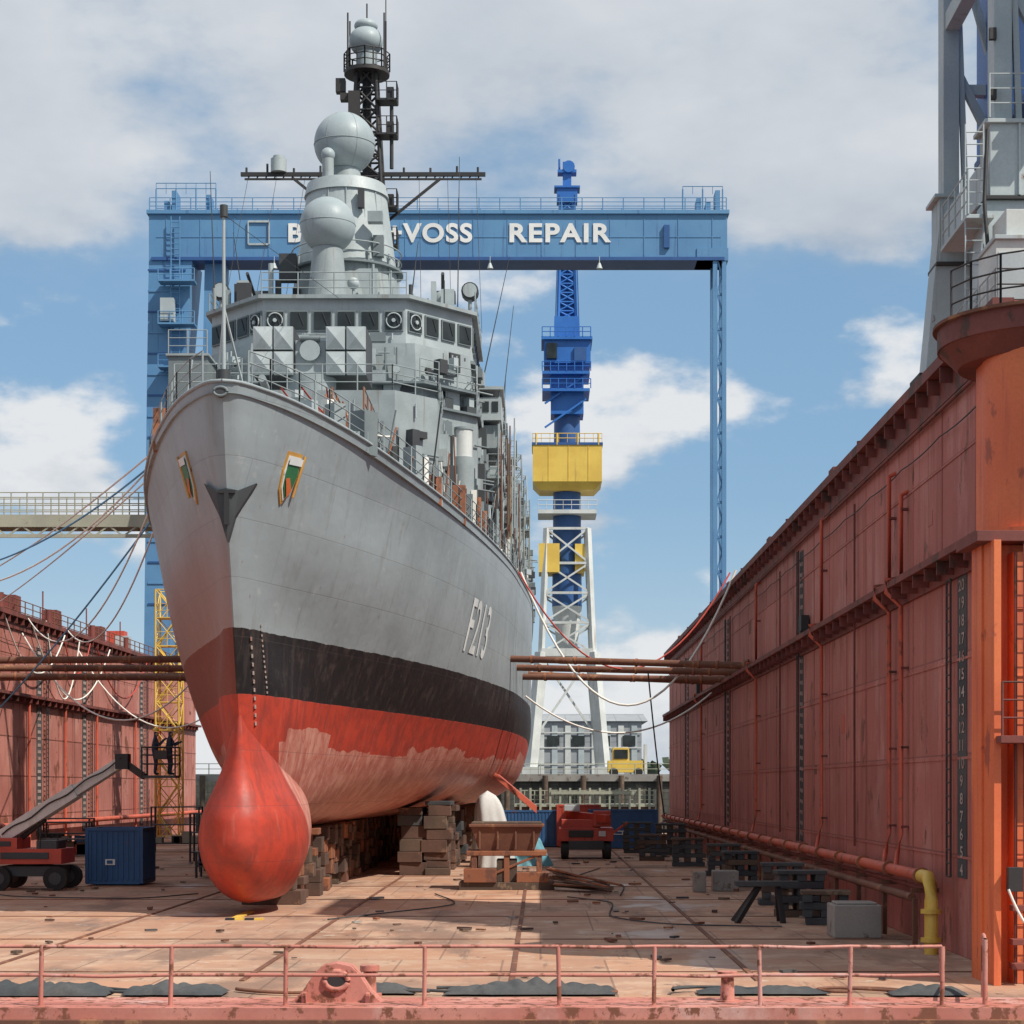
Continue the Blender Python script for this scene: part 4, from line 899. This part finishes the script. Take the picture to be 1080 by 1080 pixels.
# ---------------------------------------------------------------- floor objects
b=B('stair_tower'); tx,ty=-27.4,140
b.lattice(tx,ty,0,18.6,1.7,1.7,9,.07,'yellow_paint',cr=.5)
for i in range(9):
    z=i*2.07; s=1 if i%2 else -1
    b.beam((tx-s*.7,ty-.6,z),(tx+s*.7,ty-.6,z+2.07),.35,.1,'yellow_paint'); b.bx(tx-.85,tx+.85,ty-.3,ty+.85,z-.05,z,'yellow_paint')
    b.rail([(tx-.85,ty-.85,z),(tx+.85,ty-.85,z)],h=1,n=2,sp=.8,mat='yellow_paint')
b.done()
def container(name,cx,cy,w,d,h,mat):
    b=B(name); b.bx(cx-w/2+.05,cx+w/2-.05,cy-d/2+.05,cy+d/2-.05,.14,h-.06,mat)
    for sx in(-1,1):
        for sy in(-1,1): b.box((cx+sx*(w/2-.07),cy+sy*(d/2-.07),h/2+.05),(.14,.14,h-.1),mat)
    for z in(.12,h-.06):
        for sy in(-1,1): b.box((cx,cy+sy*(d/2-.07),z),(w-.28,.13,.12),mat)
        for sx in(-1,1): b.box((cx+sx*(w/2-.07),cy,z),(.13,d-.28,.12),mat)
    n=int(w/.24)
    for i in range(n): b.box((cx-w/2+.2+i*(w-.4)/max(1,n-1),cy-d/2+.04,h/2+.03),(.10,.05,h-.4),mat)
    n=int(d/.24)
    for i in range(n):
        for sx in(-1,1): b.box((cx+sx*(w/2-.04),cy-d/2+.2+i*(d-.4)/max(1,n-1),h/2+.03),(.05,.10,h-.4),mat)
    b.bx(cx-w*.15,cx+w*.02,cy-d/2-.02,cy-d/2-.005,h*.36,h*.46,'paint_white'); b.bx(cx-w*.12,cx-w*.02,cy-d/2-.025,cy-d/2-.02,h*.38,h*.44,mat)
    return b.done(bev=.01)
container('steel_container',-17.7,80,2.4,2.6,2.4,'container_blue')
container('steel_container',5.5,127,4.6,2.4,2.6,'container_blue'); container('steel_container',-1.0,130,6,2.4,2.5,'container_blue'); container('steel_container',2.6,129.5,3.0,2.4,2.9,'machine_red')
def wheel(b,x,y,r,w,rim='machine_red'):
    b.cyl((x-w/2,y,r),(x+w/2,y,r),r,'rubber',seg=22); b.cyl((x-w/2-.02,y,r),(x+w/2+.02,y,r),r*.5,rim,seg=16)
b=B('boom_lift'); bx_,by=-20.3,76
for sx in(-1.1,1.15):
    for sy in(-1.0,1.2): 
        b.cyl((bx_+sx,by+sy-.2,.48),(bx_+sx,by+sy+.2,.48),.48,'rubber',seg=22); b.cyl((bx_+sx,by+sy-.22,.48),(bx_+sx,by+sy+.22,.48),.25,'ship_dark',seg=16)
b.box((bx_,by+.1,.75),(2.4,1.8,.4),'ship_dark'); b.box((bx_-.1,by+.1,1.35),(2.9,2.2,.6),'machine_red'); b.box((bx_-.9,by,1.85),(1.0,2.0,.45),'machine_red'); b.box((bx_+.75,by-.2,1.80),(.8,1.5,.35),'ship_dark')
b.cyl((bx_,by,1.0),(bx_,by,1.2),.8,'black_steel')
b.box((bx_-.1,by-1.02,1.38),(1.9,.05,.26),'ship_dark'); b.box((bx_-.95,by-1.02,1.85),(.6,.04,.2),'tarp_dark')
for dx in(-1.3,-.4,.5,1.2): b.cyl((bx_+dx,by-.95,1.6),(bx_+dx,by-.95,2.2),.025,'black_steel',seg=5)
p0=Vector((bx_-1.2,by,2.1));p1=Vector((bx_+3.9,by-1.5,5.1)); 
b.beam(p0,p0.lerp(p1,.62),.5,.56,'white_steel'); b.beam(p0.lerp(p1,.55),p1,.36,.42,'white_steel'); b.beam(p0+Vector((.4,0,-.3)),p0.lerp(p1,.35)+Vector((0,0,-.34)),.16,.16,'black_steel')
b.tube([p0.lerp(p1,t)+Vector((0,-.3,.1+.06*math.sin(t*20))) for t in [i/20 for i in range(21)]],.035,'black_steel',5)
p2=p1+Vector((.9,-.3,-.6)); b.beam(p1,p2,.2,.24,'black_steel'); b.box(p1,(.5,.6,.6),'black_steel')
bk=p2+Vector((.65,0,.1)); 
b.box(bk+Vector((0,0,-.1)),(1.3,1.0,.1),'ship_dark')
for dx,dy in((-.65,-.5),(.65,-.5),(.65,.5),(-.65,.5)): b.cyl(bk+Vector((dx,dy,-.1)),bk+Vector((dx,dy,1.05)),.035,'black_steel',seg=6)
for z in(.4,.75,1.05): b.tube([bk+Vector((dx,dy,z)) for dx,dy in((-.65,-.5),(.65,-.5),(.65,.5),(-.65,.5),(-.65,-.5))],.03,'black_steel',6)
b.box(bk+Vector((.1,-.45,.75)),(.5,.2,.35),'black_steel')
b.done(bev=.02)
BK=bk.copy()
def worker(base,face,arms=0.6):
    root=empty('shipyard_worker')
    f=Vector((math.cos(face),math.sin(face),0)); s=Vector((-f.y,f.x,0)); u=Vector((0,0,1))
    V={};rad={}
    def P(n,a,b_,c,r): V[n]=Vector(base)+f*a+s*b_+u*c; rad[n]=r
    P('pel',0,0,.95,.15);P('wa',0,0,1.12,.14);P('ch',.02,0,1.36,.165);P('nk',.02,0,1.52,.06);P('hd',.04,0,1.62,.085);P('hd2',.04,0,1.73,.09)
    for g_,k_ in((1,'l'),(-1,'r')):
        P('hip'+k_,0,g_*.10,.88,.10);P('kn'+k_,.05,g_*.12,.48,.07);P('an'+k_,0,g_*.13,.09,.05);P('to'+k_,.16,g_*.14,.05,.045)
        P('sh'+k_,.02,g_*.19,1.42,.07);P('el'+k_,.14,g_*.25,1.16,.05);P('wr'+k_,.38,g_*.2,1.16+arms*.3,.035);P('ha'+k_,.46,g_*.19,1.17+arms*.32,.035)
    names=list(V); E=[('pel','wa'),('wa','ch'),('ch','nk'),('nk','hd'),('hd','hd2')]
    for k_ in 'lr': E+=[('pel','hip'+k_),('hip'+k_,'kn'+k_),('kn'+k_,'an'+k_),('an'+k_,'to'+k_),('ch','sh'+k_),('sh'+k_,'el'+k_),('el'+k_,'wr'+k_),('wr'+k_,'ha'+k_)]
    me=bpy.data.meshes.new('body'); me.from_pydata([V[n] for n in names],[(names.index(a),names.index(c)) for a,c in E],[])
    o=bpy.data.objects.new('body',me); scene.collection.objects.link(o); o.parent=root
    o.modifiers.new('skin','SKIN')
    if len(me.skin_vertices):
        lay=me.skin_vertices[0]
        for i,n_ in enumerate(names): lay.data[i].radius=(rad[n_],rad[n_]); lay.data[i].use_root=(n_=='pel')
    ss=o.modifiers.new('sub','SUBSURF'); ss.levels=1; ss.render_levels=2
    me.materials.append(MATS['cloth_dark'])
    h=B('helmet'); c0=V['hd2']+u*.02; h.sph(c0,.135,'yellow_paint',sc=(1,1,.9),nu=16,nv=12,z0=0); h.cyl(c0+f*.04,c0+f*.04-u*.015,.16,'yellow_paint',seg=16); h.sph(V['hd']+f*.03,.092,'skin',nu=12,nv=10)
    h.done(root)
worker(BK+Vector((-.25,.05,-.05)),.3,.9); worker(BK+Vector((.3,.15,-.05)),.5,.5)
b=B('equipment_racks')
for x,y,w,h in((-25,100,2.4,2.2),(-21.5,96,2,1.6),(-18,104,2.2,2.6),(-28,112,3,2.2),(-15.7,92,1.4,1.5),(-23,120,3,2.8),(-20,88,1.6,1.4),(-14.9,86,1.2,1.1)):
    for dx in(-w/2,w/2):
        for dy in(-.6,.6): b.cyl((x+dx,y+dy,0),(x+dx,y+dy,h),.06,'ship_dark',seg=6)
    for z in(.5,h*.6,h): b.bx(x-w/2-.05,x+w/2+.05,y-.65,y+.65,z,z+.07,'ship_dark')
    for i in range(5): hh=rb.uniform(.3,.8); b.box((x+rb.uniform(-w/2+.3,w/2-.3),y,.57+hh/2),(.5,.7,hh),rb.choice(['timber','machine_red','container_blue','ship_dark','walkway']))
b.done()
b=B('waste_skip_on_trestle'); sx,sy=-1.35,76.6
b.prism([(sx-1.1,sy-.8),(sx+1.1,sy-.8),(sx+1.1,sy+.8),(sx-1.1,sy+.8)],1.55,2.55,'rust_steel',top=[(sx-1.45,sy-1),(sx+1.45,sy-1),(sx+1.45,sy+1),(sx-1.45,sy+1)])
for a in(-1,1): b.bx(sx-1.5,sx+1.5,sy+a*1.02-.05,sy+a*1.02+.05,2.5,2.62,'rust_steel')
b.bx(sx-1.4,sx+1.4,sy-.98,sy+.98,2.56,2.7,'timber')
for dx in(-.9,-.3,.3,.9): b.box((sx+dx*1.2,sy-.93,2.05),(.08,.1,.9),'rust_steel')
b.bx(sx-1.6,sx+1.6,sy-1,sy+1,1.35,1.55,'rust_orange')
for dx in(-1.3,0,1.3):
    for dy in(-.85,.85): b.box((sx+dx,sy+dy,.7),(.22,.22,1.3),'rust_orange')
b.bx(sx-1.9,sx+1.9,sy-1.2,sy+1.2,0,.3,'timber'); b.bx(sx-1.7,sx-.4,sy-1.3,sy-.3,.3,.85,'rust_orange'); b.bx(sx+.4,sx+1.7,sy-1.2,sy-.2,.3,.7,'rust_orange'); b.bx(sx-.4,sx+.4,sy-.9,sy+.5,.3,1.2,'timber')
b.beam((sx-1.3,sy-.9,.3),(sx+1.3,sy-.9,1.4),.1,.1,'rust_orange')
b.done(bev=.02)
b=B('lumber_pile')
for i in range(16): a=rb.uniform(-.5,.5); b.beam((.6+rb.uniform(-.4,.4),75+rb.uniform(-1,1),.15+i*.05),(2.6+rb.uniform(-.5,.5),73.5+a*3,.06+i*.02),.14,.06,rb.choice(['timber','rust_orange','block_brown']))
b.done()
b=B('boom_lift'); vx,vy=2.6,109
for dx in(-1.2,1.2):
    for dy in(-1.2,1.2): wheel(b,vx+dx,vy+dy,.5,.4,'ship_dark')
b.box((vx,vy,.8),(2.0,3.4,.5),'ship_dark'); b.box((vx,vy,1.4),(3.1,3.2,.75),'machine_red'); b.box((vx-.3,vy-.2,2.0),(2.2,2.4,.5),'machine_red'); b.box((vx-.3,vy-1.65,1.45),(1.4,.06,.4),'black_steel')
b.box((vx+.9,vy-1.63,1.45),(.4,.06,.3),'hull_letter')
b.beam((vx-1.0,vy+1,2.5),(vx+1.2,vy-2.2,2.3),.4,.45,'machine_red'); b.box((vx+.9,vy-1.2,2.3),(1.0,.8,.9),'machine_red'); b.box((vx-.8,vy,2.9),(.9,.9,.35),'crane_gray'); b.beam((vx+1.4,vy-1.5,1.4),(vx+2.3,vy-1.9,2.1),.12,.12,'machine_red')
b.done(bev=.03)
def heap(name,cx,cy,lx,ly,h,mat,seed,nx=34,ny=20,rough=1.0,pw=.6):
    from mathutils import noise as mn
    b=B(name); vs=[]
    for j in range(ny+1):
        for i in range(nx+1):
            u=i/nx*2-1;v=j/ny*2-1
            e=max(0,1-(abs(u)**2.6))*max(0,1-(abs(v)**2.4))
            q=mn.fractal(Vector((u*lx*1.1+seed,v*ly*1.1,seed)),1.0,2.0,3)*rough
            q2=abs(mn.noise(Vector((u*lx*1.4+seed,v*ly*1.2,seed+4))))*rough
            vs.append((cx+u*lx/2+q*.06*lx*.2,cy+v*ly/2+q*.05,.045+max(0,e**pw*h*(.6+q*.35+q2*.7))))
    b.add(vs,[(j*(nx+1)+i,j*(nx+1)+i+1,(j+1)*(nx+1)+i+1,(j+1)*(nx+1)+i) for j in range(ny) for i in range(nx)],mat,True); return b.done()
def drape(name,cx,cy,r0,h,mat,ph,topr=.25):
    b=B(name); vs=[]; nu_,nv_=60,16
    for j in range(nv_+1):
        t=j/nv_; r=r0*(topr+(1-topr)*(1-t)**.8)*math.sqrt(max(0,1-max(0,(t-.75)/.25)**2)) if t<1 else .01
        zz=h*t
        for i in range(nu_):
            a=2*math.pi*i/nu_; f=1+.10*(1-t)*math.sin(a*9+ph)+.08*math.sin(a*4+ph*2+t*2)
            vs.append((cx+r*f*math.cos(a)+.15*math.sin(t*3+ph),cy+r*f*math.sin(a)*.8,.01+zz))
    b.add(vs,[(j*nu_+i,j*nu_+(i+1)%nu_,(j+1)*nu_+(i+1)%nu_,(j+1)*nu_+i) for j in range(nv_) for i in range(nu_)],mat,True); b.done()
drape('tarpaulin',-2.6,97,1.05,3.9,'tarp_white',1.0,.55); drape('tarpaulin',-.9,99,1.4,1.7,'tarp_cyan',2.0,.7)
heap('tarpaulin',-9.9,37.3,2.9,1.0,.30,'tarp_dark',1.1,60,24); heap('tarpaulin',-7.2,37.4,2.0,.9,.24,'tarp_dark',5.1,60,24); heap('tarpaulin',-.2,37.5,3.4,.9,.22,'tarp_dark',2.1,70,24); heap('tarpaulin',-3.2,37.6,1.5,.7,.18,'tarp_dark',6.1); heap('tarpaulin',4.4,37.5,2.6,.7,.14,'tarp_dark',9.1); heap('tarpaulin',7.6,37.3,1.5,.8,.18,'tarp_dark',12.1)
for i in range(7):
    pts=[(-11+i*2.9+.9*math.sin(t*1.3+i),37.6+.35*math.cos(t*2.1+i),.05+.03*i%.05) for t in [k_*.25 for k_ in range(20)]]
    b=B('coiled_rope'); b.tube(pts,.035,'tarp_dark' if i%2 else 'rust_steel',6); b.done()
def stack(x,y,n,w,mat,h=.45):
    b=B('dock_block_stack'); z=0; rz=rb.uniform(-.12,.12)
    for i in range(n):
        b.box((x+rb.uniform(-.1,.1),y+rb.uniform(-.06,.06),z+h*.25),(w*rb.uniform(.85,1.1),.9,h*.5-.01),rb.choice(mat),rz=rz); 
        for dx in(-.38,0,.38): b.box((x+dx*w,y,z+h*.75),(w*.2,.85,h*.5-.01),rb.choice(mat),rz=rz)
        z+=h
    b.box((x,y,z+.06),(w*1.05,.95,.12),rb.choice(mat),rz=rz); b.done(bev=.015)
dk_=['tarp_dark','ship_dark','timber','tarp_dark']
for x,y,n,w in((8.2,60,3,1.5),(8.5,56.6,2,1.4),(8.4,66,3,1.4),(8.2,78,3,1.4),(8.5,88,3,1.5),(7.6,98,3,1.6),(6.3,106,3,1.6),(7.8,114,4,1.8),(6.0,118,4,1.8)):
    stack(x,y,n,w,dk_)
b=B('concrete_block'); b.box((8.6,52.0,.45),(1.3,1.3,.9),'concrete'); b.box((8.6,52.0,.93),(1.1,1.0,.06),'concrete'); b.done(bev=.04)
b=B('concrete_block'); b.box((7.3,75,.4),(1.0,1.0,.8),'concrete'); b.box((6.2,74,.4),(.5,.5,.8),'concrete'); b.done(bev=.04)
b=B('trestle')
for dx in(-.7,.7): b.beam((6.6+dx,57,0),(6.9+dx*.4,57.4,1.1),.14,.14,'black_steel'); b.beam((6.6+dx,58,0),(6.9+dx*.4,57.5,1.1),.14,.14,'black_steel')
b.bx(5.9,7.8,57.2,57.7,1.1,1.25,'tarp_dark'); b.done()
b=B('floor_debris'); rd=random.Random(11)
for i in range(300):
    x=rd.uniform(-24,9.5); y=rd.uniform(40,110); s_=rd.uniform(.04,.2)
    if -12.5<x<-6.3 and y>56: continue
    b.box((x,y,s_*.2+.03),(s_*rd.uniform(1,3),s_,s_*.4),rd.choice(['timber','rust_steel','concrete','rust_orange','tarp_dark','block_brown']),rz=rd.random()*3)
b.done()
for pts in ([(1,70,.05),(2.5,66,.05),(2.2,60,.05),(4,56,.05),(7,55,.05)],[(-4,72,.05),(-3,66,.05),(-5,61,.05),(-6.5,58,.05)],[(-22,74,.05),(-19,70,.05),(-15,69,.05),(-13,72,.05)],[(3,95,.05),(1.5,84,.05),(3.4,78,.05),(3,71,.05)]):
    f0=[pchip(range(len(pts)),[p[i] for p in pts]) for i in range(3)]
    b=B('floor_cable'); b.tube([(f0[0](t),f0[1](t),.05) for t in [k_*(len(pts)-1)/40 for k_ in range(41)]],.025,'tarp_dark',6); b.done()

# ---------------------------------------------------------------- foreground handrail and fairlead
b=B('foreground_handrail'); m_='rail_pink'
xs=[-11.6,-9.25,-6.85,-4.72,-2.15,.35,2.1,4.07,5.72,7.43]
for x in xs: b.cyl((x,35.1,0.04),(x+rb.uniform(-.03,.03),35.1,1.15),.042,m_,seg=10); b.cyl((x,35.1,.04),(x,35.1,.06),.1,m_,seg=10)
for z in(1.15,.62): 
    for a,c_ in zip(xs[:-1],xs[1:]):
        mid=((a+c_)/2,35.1+rb.uniform(-.03,.03),z+rb.uniform(-.035,.01)); b.tube([(a,35.1,z),mid,(c_,35.1,z)],.033,m_,8)
b.cyl((7.43,35.1,1.15),(7.43,35.1,.5),.05,m_)
b.cyl((8.3,35.4,0),(8.3,35.4,1.25),.05,m_); b.cyl((8.55,36.6,0),(8.55,36.6,1.25),.05,m_); b.tube([(8.3,35.4,1.25),(8.55,36.6,1.25)],.035,m_); b.tube([(8.3,35.4,.7),(8.55,36.6,.7)],.035,m_)
b.tube([(-14,35.1,1.15),(-11.6,35.1,1.15)],.033,m_); b.tube([(-14,35.1,.62),(-11.6,35.1,.62)],.033,m_)
b.done()
b=B('mooring_fairlead'); fx,fy=-3.85,36.0
outer=[(-.86,0.03),(-.66,.22),(-.42,.58),(-.28,.72),(0,.78),(.28,.72),(.42,.58),(.66,.22),(.86,.03)]
b.add([(fx+x,fy-.22,z) for x,z in outer]+[(fx+x,fy+.22,z) for x,z in outer],[tuple(range(9))[::-1],tuple(range(9,18))]+[(i,i+1,9+i+1,9+i) for i in range(8)],'rail_pink')
b.tube([(fx+.22*math.cos(2*math.pi*i/24),fy-.24,.45+.17*math.sin(2*math.pi*i/24)) for i in range(25)],.055,'rail_pink',10); b.cyl((fx,fy-.26,.45),(fx,fy-.2,.45),.2,'black_steel',seg=24)
for a in(-1,1): b.box((fx+a*.6,fy-.1,.12),(.08,.6,.22),'rail_pink')
b.done(bev=.02)
for x in(-3.35,3.55):
    b=B('mooring_bollard'); y=37.2 if x<0 else 36; b.cyl((x,y,0),(x,y,.5),.14,'rail_pink',.12); b.cyl((x,y,.5),(x,y,.6),.19,'rail_pink'); b.cyl((x,y,0),(x,y,.06),.24,'rail_pink'); b.done()

# ---------------------------------------------------------------- light, sky, camera
sd=Vector((1,-.72,1.5)).normalized()
sl=bpy.data.lights.new('sun','SUN'); sl.energy=5.0; sl.angle=R(.5); sl.color=(1,.94,.84)
so=bpy.data.objects.new('sun',sl); scene.collection.objects.link(so); so.rotation_euler=(-sd).to_track_quat('-Z','Y').to_euler()
w=bpy.data.worlds.new('World'); scene.world=w; w.use_nodes=True; nt=w.node_tree
bg=nt.nodes['Background']; sky=nn(nt,'ShaderNodeTexSky',sky_type='NISHITA'); sky.sun_disc=False
sky.sun_elevation=math.asin(sd.z); sky.sun_rotation=math.atan2(sd.x,sd.y); sky.air_density=1.0; sky.dust_density=.6; sky.ozone_density=1.5
tc=nn(nt,'ShaderNodeTexCoord'); P=tc.outputs['Generated']
sx=nn(nt,'ShaderNodeSeparateXYZ'); nt.links.new(P,sx.inputs[0]); Z=sx.outputs[2]
def cl(off,sc=6.0): return noise(nt,P,sc,7,.55,(1,1,1.9),off)
n1=cl((1.3,.4,.2)); n2=cl((1.3,.4,.26)); 
big=noise(nt,P,1.9,3,.5,(1,1,2.4),(4.2,1,2))
hi=smooth(nt,Z,.235,.30); lo=smooth(nt,Z,.215,.05)
cov=mth(nt,'ADD',mth(nt,'ADD',n1,mth(nt,'MULTIPLY',mth(nt,'SUBTRACT',big,.5),.30)),mth(nt,'ADD',mth(nt,'MULTIPLY',hi,.15),mth(nt,'MULTIPLY',lo,.06)))
den=smooth(nt,cov,.50,.59)
soft=smooth(nt,cov,.42,.66)
den=mth(nt,'ADD',mth(nt,'MULTIPLY',den,mth(nt,'SUBTRACT',1,hi)),mth(nt,'MULTIPLY',soft,hi))
relief=mth(nt,'MULTIPLY',mth(nt,'SUBTRACT',n1,n2),mth(nt,'SUBTRACT',4.6,mth(nt,'MULTIPLY',hi,3.0)))
shade=mth(nt,'ADD',relief,.68,clamp=True)
thick=smooth(nt,cov,.60,.85)
bright=mth(nt,'SUBTRACT',shade,mth(nt,'MULTIPLY',thick,.16),clamp=True)
bright=mth(nt,'SUBTRACT',bright,mth(nt,'MULTIPLY',hi,.16),clamp=True)
ccol=mixc(nt,bright,(4.6,5.2,6.0),(8.6,8.7,8.8))
skc=mixc(nt,.5,sky.outputs[0],(2.9,5.4,8.2))
haze=mixc(nt,mth(nt,'MULTIPLY',smooth(nt,Z,.16,0),.6),skc,(6.0,7.2,8.2))
nt.links.new(mixc(nt,mth(nt,'MULTIPLY',den,.92),haze,ccol),bg.inputs[0]); bg.inputs[1].default_value=.095

cam=bpy.data.cameras.new('camera'); co=bpy.data.objects.new('camera',cam); scene.collection.objects.link(co)
co.location=(0,0,H); co.rotation_euler=(R(90),0,0); cam.sensor_width=36; cam.lens=66.67; cam.shift_x=-30/1080; cam.shift_y=290/1080; cam.clip_end=12000; cam.clip_start=.5
scene.camera=co
scene.view_settings.view_transform='Standard'; scene.view_settings.look='None'; scene.view_settings.exposure=0
